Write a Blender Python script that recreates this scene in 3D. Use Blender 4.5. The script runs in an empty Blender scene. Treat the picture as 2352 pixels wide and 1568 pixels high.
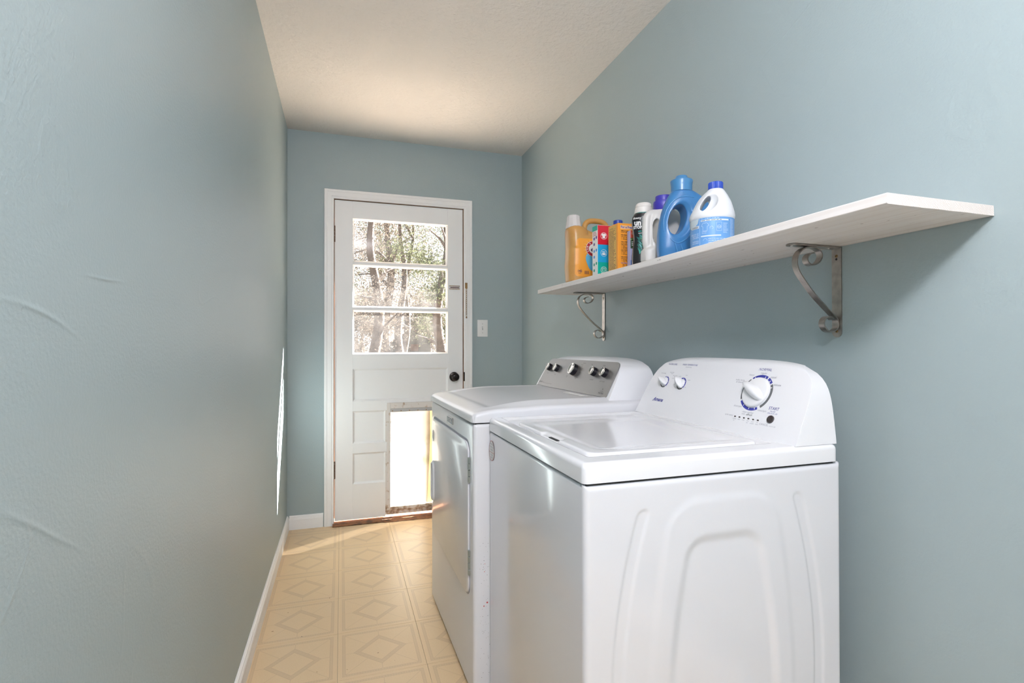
import bpy, bmesh, math, random
from mathutils import Vector, Matrix
from mathutils.bvhtree import BVHTree
random.seed(7)
PI = math.pi
S = bpy.context.scene
COL = S.collection

# ------------------------------------------------------------------ camera
cam_d = bpy.data.cameras.new('camera'); cam = bpy.data.objects.new('camera', cam_d); COL.objects.link(cam)
cam_d.sensor_width = 36.0; cam_d.sensor_fit = 'HORIZONTAL'
cam_d.lens = 1199.53 / 2352 * 36
cam_d.clip_start = 0.02; cam_d.clip_end = 500
yaw, pitch, roll, CH = 0.316, 0.0063, -0.0015, 1.1407
fw = Vector((math.sin(yaw)*math.cos(pitch), math.cos(yaw)*math.cos(pitch), math.sin(pitch)))
rt = Vector((math.cos(yaw), -math.sin(yaw), 0)); up = rt.cross(fw)
r2 = rt*math.cos(roll) + up*math.sin(roll); u2 = -rt*math.sin(roll) + up*math.cos(roll)
cam.matrix_world = Matrix(((r2.x, u2.x, -fw.x, 0), (r2.y, u2.y, -fw.y, 0), (r2.z, u2.z, -fw.z, CH), (0, 0, 0, 1)))
S.camera = cam

# ------------------------------------------------------------------ world, sun, lamps, exposure
S.view_settings.view_transform = 'Standard'; S.view_settings.look = 'None'
S.view_settings.gamma = 1; S.view_settings.use_curve_mapping = False
S.view_settings.exposure = 0.13
w = bpy.data.worlds.new('world'); S.world = w; w.use_nodes = True
wn = w.node_tree.nodes; wn['Background'].inputs[0].default_value = (0.93, 0.96, 1.0, 1)
wn['Background'].inputs[1].default_value = 1.7
sun_d = bpy.data.lights.new('sun', 'SUN'); sun_d.energy = 118; sun_d.angle = 0.009; sun_d.color = (1, .945, .90)
sun = bpy.data.objects.new('sun', sun_d); COL.objects.link(sun)
sun.rotation_euler = Vector((-1, -.58, -.92)).to_track_quat('-Z', 'Y').to_euler()
def area(name, loc, target, sx, sy, power, color):
    d = bpy.data.lights.new(name, 'AREA'); d.shape = 'RECTANGLE'; d.size = sx; d.size_y = sy; d.energy = power; d.color = color
    o = bpy.data.objects.new(name, d); COL.objects.link(o); o.location = loc
    o.rotation_euler = (Vector(target) - Vector(loc)).to_track_quat('-Z', 'Y').to_euler(); return o
bulb_d = bpy.data.lights.new('ceiling_lamp', 'POINT'); bulb_d.energy = 82; bulb_d.shadow_soft_size = .11; bulb_d.color = (.97, .945, 1.0)
bulb = bpy.data.objects.new('ceiling_lamp', bulb_d); COL.objects.link(bulb); bulb.location = (.06, -.20, 2.18)
area('rear_fill_light', (.45, -1.9, 1.35), (.5, 1, 1.25), 1.2, 1.9, 7, (.93, .95, 1))  # added fill light behind the camera; there is no window in that wall

# ------------------------------------------------------------------ materials
def mat(name, col, rough=.5, metal=0, coat=0, spec=.5, bump=None, noise=None, trans=0, sheen=0):
    m = bpy.data.materials.new(name); m.use_nodes = True; nt = m.node_tree; b = nt.nodes['Principled BSDF']
    b.inputs['Base Color'].default_value = (*col, 1); b.inputs['Roughness'].default_value = rough
    b.inputs['Metallic'].default_value = metal; b.inputs['Coat Weight'].default_value = coat
    b.inputs['Coat Roughness'].default_value = .06
    b.inputs['Specular IOR Level'].default_value = spec; b.inputs['Transmission Weight'].default_value = trans
    tc = nt.nodes.new('ShaderNodeTexCoord')
    if bump:
        # (scale, strength, distance, detail)
        n = nt.nodes.new('ShaderNodeTexNoise'); n.inputs['Scale'].default_value = bump[0]; n.inputs['Detail'].default_value = bump[3] if len(bump) > 3 else 3
        bp = nt.nodes.new('ShaderNodeBump'); bp.inputs['Strength'].default_value = bump[1]; bp.inputs['Distance'].default_value = bump[2]
        nt.links.new(tc.outputs['Object'], n.inputs['Vector']); nt.links.new(n.outputs['Fac'], bp.inputs['Height']); nt.links.new(bp.outputs[0], b.inputs['Normal'])
    if noise:
        # (scale, colour2, lo, hi)
        n = nt.nodes.new('ShaderNodeTexNoise'); n.inputs['Scale'].default_value = noise[0]; n.inputs['Detail'].default_value = 5
        r = nt.nodes.new('ShaderNodeValToRGB'); r.color_ramp.elements[0].position = noise[2]; r.color_ramp.elements[1].position = noise[3]
        r.color_ramp.elements[0].color = (*col, 1); r.color_ramp.elements[1].color = (*noise[1], 1)
        nt.links.new(tc.outputs['Object'], n.inputs['Vector']); nt.links.new(n.outputs['Fac'], r.inputs[0]); nt.links.new(r.outputs[0], b.inputs['Base Color'])
    return m
def node(nt, typ, **kw):
    n = nt.nodes.new(typ)
    for k, v in kw.items():
        if k.startswith('i_'): n.inputs[int(k[2:])].default_value = v
        else: setattr(n, k, v)
    return n
def mth(nt, op, a, b=None, c=None):
    n = nt.nodes.new('ShaderNodeMath'); n.operation = op
    for i, v in enumerate((a, b, c)):
        if v is None: continue
        if isinstance(v, (int, float)): n.inputs[i].default_value = v
        else: nt.links.new(v, n.inputs[i])
    return n.outputs[0]

WALL = (.352, .426, .440)
def wall_mat(name, warp):
    m = mat(name, WALL, .43, spec=.42); nt = m.node_tree; b = nt.nodes['Principled BSDF']; tc = nt.nodes['Texture Coordinate']
    n1 = node(nt, 'ShaderNodeTexNoise'); n1.inputs['Scale'].default_value = 170; n1.inputs['Detail'].default_value = 3
    n2 = node(nt, 'ShaderNodeTexNoise'); n2.inputs['Scale'].default_value = 2.2; n2.inputs['Detail'].default_value = 2
    n3 = node(nt, 'ShaderNodeTexNoise'); n3.inputs['Scale'].default_value = 2.0; n3.inputs['Detail'].default_value = 1; n3.inputs['Distortion'].default_value = .6
    for n in (n1, n2, n3): nt.links.new(tc.outputs['Object'], n.inputs['Vector'])
    # a few long plaster ridges where the noise crosses one level
    d = mth(nt, 'ABSOLUTE', mth(nt, 'SUBTRACT', n3.outputs['Fac'], .62))
    ridge = mth(nt, 'MULTIPLY', mth(nt, 'MAXIMUM', mth(nt, 'SUBTRACT', 1, mth(nt, 'DIVIDE', d, .006)), 0), .35*warp)
    h = mth(nt, 'ADD', mth(nt, 'ADD', mth(nt, 'MULTIPLY', n1.outputs['Fac'], .8), mth(nt, 'MULTIPLY', n2.outputs['Fac'], 2.5*warp)), ridge)
    # two raised plaster seams on the left wall, near the doorway end
    sp = node(nt, 'ShaderNodeSeparateXYZ'); nt.links.new(tc.outputs['Object'], sp.inputs[0]); Y_, Z_ = sp.outputs[1], sp.outputs[2]
    left = mth(nt, 'LESS_THAN', sp.outputs[0], 0)
    for ya, yb, z_a, k1s, k2s, wd in ((.62, .82, 1.187, -.02, -1.05, .0035), (.60, .84, 1.002, -.56, 0, .0045), (.80, .96, 1.229, .06, 0, .0025)):
        t_ = mth(nt, 'SUBTRACT', Y_, ya); zc = mth(nt, 'ADD', mth(nt, 'ADD', mth(nt, 'MULTIPLY', t_, k1s), mth(nt, 'MULTIPLY', mth(nt, 'MULTIPLY', t_, t_), k2s)), z_a)
        zc = mth(nt, 'ADD', zc, mth(nt, 'MULTIPLY', mth(nt, 'SUBTRACT', n2.outputs['Fac'], .5), .03))
        e_ = mth(nt, 'DIVIDE', mth(nt, 'SUBTRACT', Z_, zc), wd); bell = mth(nt, 'POWER', 2.718, mth(nt, 'MULTIPLY', mth(nt, 'MULTIPLY', e_, e_), -1))
        fade = mth(nt, 'MAXIMUM', mth(nt, 'SUBTRACT', 1, mth(nt, 'ABSOLUTE', mth(nt, 'DIVIDE', mth(nt, 'SUBTRACT', Y_, (ya+yb)/2), (yb-ya)/2))), 0)
        h = mth(nt, 'ADD', h, mth(nt, 'MULTIPLY', mth(nt, 'MULTIPLY', mth(nt, 'MULTIPLY', bell, fade), left), 1.1))
    bp = node(nt, 'ShaderNodeBump'); bp.inputs['Strength'].default_value = .38; bp.inputs['Distance'].default_value = .0022
    nt.links.new(h, bp.inputs['Height']); nt.links.new(bp.outputs[0], b.inputs['Normal'])
    return m
M = {}
M['wall'] = wall_mat('wall_paint', 1.0)
M['ceiling'] = mat('ceiling_stipple', (.76, .73, .70), .9, bump=(55, .75, .006, 6))
M['trim'] = mat('trim_white_paint', (.89, .885, .88), .38, bump=(40, .12, .002))
M['door'] = mat('door_white_paint', (.89, .885, .88), .42, bump=(60, .15, .0015))
M['jamb'] = mat('stained_jamb', (.30, .16, .09), .6, noise=(20, (.45, .26, .14), .4, .7))
M['dark'] = mat('dark_gap', (.02, .02, .022), .7)
M['enamel'] = mat('white_enamel', (.70, .71, .745), .17, coat=.5)
M['enamel2'] = mat('white_enamel_dryer', (.74, .75, .78), .22, coat=.12, spec=.42)
M['plastic'] = mat('white_plastic', (.80, .81, .84), .28, coat=.15)
M['lid'] = mat('white_enamel_lit_top', (.79, .80, .83), .13, coat=.4)  # paler than the cabinet enamel: lamp light on the top put into the colour
M['knobw'] = mat('white_knob_plastic', (.80, .81, .83), .3)
M['navy'] = mat('blue_print', (.035, .045, .32), .5)
M['navy2'] = mat('violet_blue_print', (.05, .055, .27), .5)
M['grayp'] = mat('grey_print', (.12, .125, .13), .5)
M['lgray'] = mat('pale_grey_print', (.30, .31, .36), .5)
M['lens'] = mat('smoked_button', (.035, .028, .03), .15, coat=.6)
M['silver'] = mat('brushed_panel', (.25, .245, .24), .36, .65)
M['chrome'] = mat('satin_chrome', (.62, .60, .57), .2, 1)
M['black'] = mat('black_plastic', (.012, .012, .018), .3)
M['nickel'] = mat('brushed_nickel', (.47, .43, .39), .36, 1, noise=(60, (.37, .335, .30), .35, .7))
M['brass'] = mat('aged_brass', (.42, .28, .13), .35, 1, noise=(150, (.2, .11, .05), .4, .7))
M['bronze'] = mat('oil_rubbed_bronze', (.03, .024, .022), .28, .7, noise=(90, (.10, .06, .04), .62, .8))
M['hinge'] = mat('painted_hinge', (.16, .08, .045), .5, .4, noise=(80, (.5, .45, .4), .55, .7))
M['alu'] = mat('aluminium', (.55, .55, .55), .4, .8)
M['print_black'] = mat('black_print', (.02, .018, .02), .5)
M['print_white'] = mat('white_print', (.85, .85, .85), .5)
M['switch'] = mat('switch_white', (.80, .80, .79), .3)

# whitewashed board
def board_mat():
    m = mat('whitewashed_board', (.72, .67, .64), .7); nt = m.node_tree; b = nt.nodes['Principled BSDF']; tc = nt.nodes['Texture Coordinate']
    mp = node(nt, 'ShaderNodeMapping'); mp.inputs['Scale'].default_value = (70, 2.2, 70)
    nt.links.new(tc.outputs['Object'], mp.inputs[0])
    n = node(nt, 'ShaderNodeTexNoise'); n.inputs['Scale'].default_value = 1; n.inputs['Detail'].default_value = 5; nt.links.new(mp.outputs[0], n.inputs['Vector'])
    r = node(nt, 'ShaderNodeValToRGB'); e = r.color_ramp.elements; e[0].position = .3; e[0].color = (.70, .645, .61, 1); e[1].position = .6; e[1].color = (.78, .75, .73, 1)
    nt.links.new(n.outputs['Fac'], r.inputs[0])
    mp2 = node(nt, 'ShaderNodeMapping'); mp2.inputs['Scale'].default_value = (85, 34, 85); nt.links.new(tc.outputs['Object'], mp2.inputs[0])
    n2 = node(nt, 'ShaderNodeTexNoise'); n2.inputs['Scale'].default_value = 1; n2.inputs['Detail'].default_value = 2; nt.links.new(mp2.outputs[0], n2.inputs['Vector'])
    r2_ = node(nt, 'ShaderNodeValToRGB'); e = r2_.color_ramp.elements; e[0].position = .715; e[0].color = (0, 0, 0, 1); e[1].position = .75; e[1].color = (1, 1, 1, 1)
    nt.links.new(n2.outputs['Fac'], r2_.inputs[0])
    mx = node(nt, 'ShaderNodeMix', data_type='RGBA'); mx.inputs['B'].default_value = (.22, .17, .15, 1)
    nt.links.new(r2_.outputs[0], mx.inputs['Factor']); nt.links.new(r.outputs[0], mx.inputs['A']); nt.links.new(mx.outputs['Result'], b.inputs['Base Color'])
    bp = node(nt, 'ShaderNodeBump'); bp.inputs['Strength'].default_value = .2; bp.inputs['Distance'].default_value = .001
    nt.links.new(n.outputs['Fac'], bp.inputs['Height']); nt.links.new(bp.outputs[0], b.inputs['Normal'])
    return m
M['board'] = board_mat()
def endgrain_mat():
    m = mat('sawn_end_grain', (.8, .74, .7), .85); nt = m.node_tree; b = nt.nodes['Principled BSDF']; tc = nt.nodes['Texture Coordinate']
    wv = node(nt, 'ShaderNodeTexWave', wave_type='BANDS', bands_direction='DIAGONAL'); wv.inputs['Scale'].default_value = 130; wv.inputs['Distortion'].default_value = 9; wv.inputs['Detail'].default_value = 3; wv.inputs['Detail Scale'].default_value = .6
    nt.links.new(tc.outputs['Object'], wv.inputs['Vector'])
    r = node(nt, 'ShaderNodeValToRGB'); e = r.color_ramp.elements; e[0].position = .0; e[0].color = (.68, .60, .56, 1); e[1].position = .4; e[1].color = (.80, .75, .72, 1)
    nt.links.new(wv.outputs['Fac'], r.inputs[0]); nt.links.new(r.outputs[0], b.inputs['Base Color'])
    bp = node(nt, 'ShaderNodeBump'); bp.inputs['Strength'].default_value = .5; bp.inputs['Distance'].default_value = .001
    nt.links.new(wv.outputs['Fac'], bp.inputs['Height']); nt.links.new(bp.outputs[0], b.inputs['Normal'])
    return m
M['endgrain'] = endgrain_mat()

def tile_mat():
    m = mat('vinyl_tile', (.70, .56, .38), .34, spec=.36); nt = m.node_tree; b = nt.nodes['Principled BSDF']
    uv = node(nt, 'ShaderNodeUVMap'); sp = node(nt, 'ShaderNodeSeparateXYZ'); nt.links.new(uv.outputs[0], sp.inputs[0])
    u, v = sp.outputs[0], sp.outputs[1]
    au = mth(nt, 'ABSOLUTE', mth(nt, 'SUBTRACT', u, .5)); av = mth(nt, 'ABSOLUTE', mth(nt, 'SUBTRACT', v, .5))
    q = mth(nt, 'MAXIMUM', au, av)                      # square distance
    s = mth(nt, 'ADD', au, av)                          # diamond distance
    def band(x, lo, hi): return mth(nt, 'MULTIPLY', mth(nt, 'GREATER_THAN', x, lo), mth(nt, 'LESS_THAN', x, hi))
    # dashes of the border band
    mn = mth(nt, 'MINIMUM', au, av)
    dash = mth(nt, 'ADD', .55, mth(nt, 'MULTIPLY', mth(nt, 'GREATER_THAN', mth(nt, 'FRACT', mth(nt, 'MULTIPLY', mn, 34)), .28), .45))
    frame = mth(nt, 'MULTIPLY', band(q, .412, .446), dash)
    df = mth(nt, 'SUBTRACT', au, av)
    dash2 = mth(nt, 'ADD', .6, mth(nt, 'MULTIPLY', mth(nt, 'GREATER_THAN', mth(nt, 'FRACT', mth(nt, 'MULTIPLY', df, 14)), .1), .4))
    dia = mth(nt, 'MULTIPLY', band(s, .235, .315), dash2)
    edge = mth(nt, 'ADD', mth(nt, 'ADD', band(s, .231, .239), band(s, .311, .319)), mth(nt, 'ADD', band(q, .409, .414), band(q, .444, .448)))
    diag = mth(nt, 'MULTIPLY', mth(nt, 'LESS_THAN', mth(nt, 'ABSOLUTE', df), .0045), mth(nt, 'MULTIPLY', mth(nt, 'GREATER_THAN', s, .315), mth(nt, 'LESS_THAN', q, .41)))
    tick = mth(nt, 'MULTIPLY', mth(nt, 'LESS_THAN', mn, .0035), band(q, .315, .41))
    lines = mth(nt, 'ADD', mth(nt, 'ADD', edge, diag), tick)
    fac = mth(nt, 'MINIMUM', mth(nt, 'ADD', mth(nt, 'MULTIPLY', mth(nt, 'ADD', frame, dia), .30), mth(nt, 'MULTIPLY', lines, .36)), 1)
    tc = nt.nodes['Texture Coordinate']; gx = node(nt, 'ShaderNodeNewGeometry')
    n = node(nt, 'ShaderNodeTexNoise'); n.inputs['Scale'].default_value = 260; n.inputs['Detail'].default_value = 3; nt.links.new(gx.outputs['Position'], n.inputs['Vector'])
    base = node(nt, 'ShaderNodeMix', data_type='RGBA'); base.inputs['A'].default_value = (.70, .51, .295, 1); base.inputs['B'].default_value = (.77, .585, .365, 1); nt.links.new(n.outputs['Fac'], base.inputs['Factor'])
    mx = node(nt, 'ShaderNodeMix', data_type='RGBA'); mx.inputs['B'].default_value = (.47, .325, .21, 1); nt.links.new(fac, mx.inputs['Factor']); nt.links.new(base.outputs['Result'], mx.inputs['A'])
    # dirt specks
    n2 = node(nt, 'ShaderNodeTexNoise'); n2.inputs['Scale'].default_value = 85; n2.inputs['Detail'].default_value = 2; nt.links.new(gx.outputs['Position'], n2.inputs['Vector'])
    n3 = node(nt, 'ShaderNodeTexNoise'); n3.inputs['Scale'].default_value = 3; nt.links.new(gx.outputs['Position'], n3.inputs['Vector'])
    spk = mth(nt, 'GREATER_THAN', mth(nt, 'ADD', n2.outputs['Fac'], mth(nt, 'MULTIPLY', n3.outputs['Fac'], .25)), .935)
    m2 = node(nt, 'ShaderNodeMix', data_type='RGBA'); m2.inputs['B'].default_value = (.13, .07, .04, 1); nt.links.new(spk, m2.inputs['Factor']); nt.links.new(mx.outputs['Result'], m2.inputs['A'])
    nt.links.new(m2.outputs['Result'], b.inputs['Base Color'])
    bp = node(nt, 'ShaderNodeBump'); bp.inputs['Strength'].default_value = .25; bp.inputs['Distance'].default_value = .001
    nb = node(nt, 'ShaderNodeTexNoise'); nb.inputs['Scale'].default_value = 120; nt.links.new(gx.outputs['Position'], nb.inputs['Vector'])
    nt.links.new(nb.outputs['Fac'], bp.inputs['Height']); nt.links.new(bp.outputs[0], b.inputs['Normal'])
    return m
M['tile'] = tile_mat()
M['grout'] = mat('tile_joint', (.30, .21, .13), .8)
M['threshold'] = mat('worn_threshold', (.30, .13, .055), .7, noise=(38, (.13, .07, .04), .45, .66), bump=(60, .5, .003))

def rot_mat():
    m = mat('pet_door_frame_paint', (.76, .73, .70), .5); nt = m.node_tree; b = nt.nodes['Principled BSDF']; tc = nt.nodes['Texture Coordinate']
    n = node(nt, 'ShaderNodeTexNoise'); n.inputs['Scale'].default_value = 34; n.inputs['Detail'].default_value = 9; nt.links.new(tc.outputs['Object'], n.inputs['Vector'])
    sp = node(nt, 'ShaderNodeSeparateXYZ'); nt.links.new(tc.outputs['Object'], sp.inputs[0])
    # paint is worn away low down
    k = mth(nt, 'MULTIPLY', mth(nt, 'SUBTRACT', .105, sp.outputs[2]), 3.2)
    f = mth(nt, 'ADD', n.outputs['Fac'], mth(nt, 'MAXIMUM', mth(nt, 'MINIMUM', k, .10), -.09))
    r = node(nt, 'ShaderNodeValToRGB'); e = r.color_ramp.elements; e[0].position = .50; e[0].color = (.76, .72, .68, 1); e[1].position = .74; e[1].color = (.26, .16, .10, 1)
    x = e.new(.60); x.color = (.55, .43, .33, 1)
    nt.links.new(f, r.inputs[0]); nt.links.new(r.outputs[0], b.inputs['Base Color'])
    return m
M['worn'] = rot_mat()
M['door_worn'] = M['worn']

def glass_mat():
    m = bpy.data.materials.new('dusty_glass'); m.use_nodes = True; nt = m.node_tree; nt.nodes.clear()
    out = node(nt, 'ShaderNodeOutputMaterial'); tr = node(nt, 'ShaderNodeBsdfTransparent'); gl = node(nt, 'ShaderNodeBsdfGlossy'); gl.inputs['Roughness'].default_value = .02
    tl = node(nt, 'ShaderNodeBsdfTranslucent'); tl.inputs[0].default_value = (1, .97, .93, 1)
    tc = node(nt, 'ShaderNodeTexCoord'); n = node(nt, 'ShaderNodeTexNoise'); n.inputs['Scale'].default_value = 9; n.inputs['Detail'].default_value = 9; n.inputs['Roughness'].default_value = .75
    nt.links.new(tc.outputs['Object'], n.inputs['Vector'])
    f = mth(nt, 'MULTIPLY', mth(nt, 'POWER', n.outputs['Fac'], 2.5), .05)
    m1 = node(nt, 'ShaderNodeMixShader'); m2 = node(nt, 'ShaderNodeMixShader'); fr = node(nt, 'ShaderNodeLayerWeight'); fr.inputs[0].default_value = .5
    nt.links.new(f, m1.inputs[0]); nt.links.new(tr.outputs[0], m1.inputs[1]); nt.links.new(tl.outputs[0], m1.inputs[2])
    nt.links.new(mth(nt, 'ADD', mth(nt, 'MULTIPLY', mth(nt, 'POWER', fr.outputs['Facing'], 4), .7), .04), m2.inputs[0]); nt.links.new(m1.outputs[0], m2.inputs[1]); nt.links.new(gl.outputs[0], m2.inputs[2]); nt.links.new(m2.outputs[0], out.inputs[0])
    return m
M['glass'] = glass_mat()
def trans_mat(name, col, tcol, ft, fd, noise=None):
    m = bpy.data.materials.new(name); m.use_nodes = True; nt = m.node_tree; nt.nodes.clear()
    out = node(nt, 'ShaderNodeOutputMaterial'); df = node(nt, 'ShaderNodeBsdfDiffuse'); df.inputs[0].default_value = (*col, 1)
    tl = node(nt, 'ShaderNodeBsdfTranslucent'); tl.inputs[0].default_value = (*tcol, 1); tr = node(nt, 'ShaderNodeBsdfTransparent')
    if noise:
        tc = node(nt, 'ShaderNodeTexCoord'); n = node(nt, 'ShaderNodeTexNoise'); n.inputs['Scale'].default_value = noise[0]; n.inputs['Detail'].default_value = 4
        r = node(nt, 'ShaderNodeValToRGB'); r.color_ramp.elements[0].color = (*tcol, 1); r.color_ramp.elements[1].color = (*noise[1], 1); r.color_ramp.elements[0].position = noise[2]; r.color_ramp.elements[1].position = noise[3]
        nt.links.new(tc.outputs['Object'], n.inputs[0]); nt.links.new(n.outputs['Fac'], r.inputs[0]); nt.links.new(r.outputs[0], tl.inputs[0])
    m1 = node(nt, 'ShaderNodeMixShader'); m1.inputs[0].default_value = ft; m2 = node(nt, 'ShaderNodeMixShader'); m2.inputs[0].default_value = fd
    nt.links.new(df.outputs[0], m1.inputs[1]); nt.links.new(tl.outputs[0], m1.inputs[2])
    nt.links.new(m1.outputs[0], m2.inputs[1]); nt.links.new(tr.outputs[0], m2.inputs[2]); nt.links.new(m2.outputs[0], out.inputs[0])
    return m
M['flap'] = trans_mat('vinyl_flap', (.9, .88, .8), (.21, .207, .19), .85, .016, (7, (.10, .105, .06), .55, .72))
M['amber'] = trans_mat('amber_vinyl', (.5, .35, .18), (.085, .055, .027), .8, 0, (9, (.11, .08, .047), .4, .7))
M['leaf'] = trans_mat('leaf', (.06, .068, .036), (.12, .13, .07), .5, 0)
M['leaf2'] = trans_mat('dry_leaf', (.085, .07, .055), (.145, .12, .095), .5, 0)
M['bark'] = mat('bark', (.06, .045, .038), .95, bump=(14, .8, .03, 6), noise=(9, (.11, .085, .072), .35, .7))
M['grass'] = mat('ground_grass', (.030, .026, .018), 1, noise=(3, (.05, .042, .03), .4, .7))
M['shed'] = mat('shed_siding', (.04, .037, .032), .9, noise=(2, (.055, .048, .042), .4, .7))
M['roofing'] = mat('shed_roof', (.10, .055, .04), .9)
M['orange_roof'] = mat('brick_house', (.55, .26, .14), .9)

# ------------------------------------------------------------------ object helpers
def link_mesh(name, bm, m, parent=None, org=None, smooth=False, recalc=True):
    if recalc: bmesh.ops.recalc_face_normals(bm, faces=bm.faces)
    if org is not None: bmesh.ops.translate(bm, verts=bm.verts, vec=-Vector(org))
    me = bpy.data.meshes.new(name); bm.to_mesh(me); bm.free()
    if smooth:
        for p in me.polygons: p.use_smooth = True
        if smooth != True: me.set_sharp_from_angle(angle=math.radians(smooth))
    if m is not None: me.materials.append(m)
    o = bpy.data.objects.new(name, me); COL.objects.link(o)
    if parent is not None: o.parent = parent
    return o
def thing(name, label, cat, loc=(0, 0, 0), rotz=0, group=None):
    o = bpy.data.objects.new(name, None); COL.objects.link(o); o.location = loc; o.rotation_euler = (0, 0, rotz)
    o.empty_display_size = .05; o['label'] = label; o['category'] = cat
    if group: o['group'] = group
    return o
def tag(o, label, cat, group=None):
    o['label'] = label; o['category'] = cat
    if group: o['group'] = group
    return o
def struct(o): o['kind'] = 'structure'; return o
def lab(o, s): o['label'] = s; return o
def add_box(bm, x0, x1, y0, y1, z0, z1, bev=0, seg=2):
    r = bmesh.ops.create_cube(bm, size=1); vs = r['verts']
    for v in vs: v.co = Vector(((x0+x1)/2 + v.co.x*(x1-x0), (y0+y1)/2 + v.co.y*(y1-y0), (z0+z1)/2 + v.co.z*(z1-z0)))
    if bev:
        es = list({e for v in vs for e in v.link_edges})
        bmesh.ops.bevel(bm, geom=es, offset=bev, segments=seg, profile=.5, affect='EDGES')
    return bm
def box(*a, **k): return add_box(bmesh.new(), *a, **k)
def lathe(bm, prof, n=32, mtx=None, cap=True):
    rings = []
    for r, z in prof:
        if r < 1e-6: rings.append([bm.verts.new((0, 0, z))])
        else: rings.append([bm.verts.new((r*math.cos(2*PI*i/n), r*math.sin(2*PI*i/n), z)) for i in range(n)])
    fs = []
    for a, b in zip(rings, rings[1:]):
        for i in range(n):
            j = (i+1) % n
            if len(a) == 1 and len(b) == 1: continue
            if len(a) == 1: fs.append(bm.faces.new((a[0], b[i], b[j])))
            elif len(b) == 1: fs.append(bm.faces.new((a[i], a[j], b[0])))
            else: fs.append(bm.faces.new((a[i], a[j], b[j], b[i])))
    if cap:
        if len(rings[0]) > 1: bm.faces.new(rings[0][::-1])
        if len(rings[-1]) > 1: bm.faces.new(rings[-1])
    if mtx is not None:
        bmesh.ops.transform(bm, matrix=mtx, verts=[v for r in rings for v in r])
    return bm
def tube(bm, pts, rad, n=10, closed=False):
    pts = [Vector(p) for p in pts]; N = len(pts)
    rads = rad if isinstance(rad, (list, tuple)) else [rad]*N
    rings = []; ref = None
    for i, p in enumerate(pts):
        t = ((pts[(i+1) % N] - pts[i-1]) if closed else (pts[min(i+1, N-1)] - pts[max(i-1, 0)])).normalized()
        if ref is None: ref = t.orthogonal().normalized()
        a = (ref - t*ref.dot(t)).normalized(); ref = a; b = t.cross(a)
        rings.append([bm.verts.new(p + (a*math.cos(2*PI*k/n) + b*math.sin(2*PI*k/n))*rads[i]) for k in range(n)])
    for i in range(N if closed else N-1):
        a, b = rings[i], rings[(i+1) % N]
        for k in range(n): bm.faces.new((a[k], a[(k+1) % n], b[(k+1) % n], b[k]))
    if not closed: bm.faces.new(rings[0][::-1]); bm.faces.new(rings[-1])
    return bm
def smooth_path(pts, sub=6):
    out = []; P = [Vector(p) for p in pts]
    for i in range(len(P)-1):
        p0 = P[max(i-1, 0)]; p1 = P[i]; p2 = P[i+1]; p3 = P[min(i+2, len(P)-1)]
        for k in range(sub):
            t = k/sub
            out.append(.5*((2*p1) + (-p0+p2)*t + (2*p0-5*p1+4*p2-p3)*t*t + (-p0+3*p1-3*p2+p3)*t**3))
    out.append(P[-1]); return out
def grid(bm, xs, ys, f, flip=False):
    V = [[bm.verts.new(f(x, y)) for x in xs] for y in ys]
    for j in range(len(ys)-1):
        for i in range(len(xs)-1):
            q = (V[j][i], V[j][i+1], V[j+1][i+1], V[j+1][i]); bm.faces.new(q[::-1] if flip else q)
    return V
def sstep(a, b, x):
    t = min(1, max(0, (x-a)/(b-a))); return t*t*(3-2*t)
def text_polys(s, size, align='CENTER', shear=0, bold=0, space=1, res=2):
    cu = bpy.data.curves.new('t', 'FONT'); cu.body = s; cu.size = size; cu.align_x = align; cu.align_y = 'CENTER'; cu.shear = shear; cu.resolution_u = res; cu.space_character = space; cu.offset = bold
    o = bpy.data.objects.new('t', cu); COL.objects.link(o); bpy.context.view_layer.update()
    me = o.evaluated_get(bpy.context.evaluated_depsgraph_get()).to_mesh()
    vs = [v.co.copy() for v in me.vertices]; fs = [tuple(p.vertices) for p in me.polygons]
    o.to_mesh_clear() if False else None
    bpy.data.objects.remove(o); bpy.data.curves.remove(cu); return vs, fs
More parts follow.
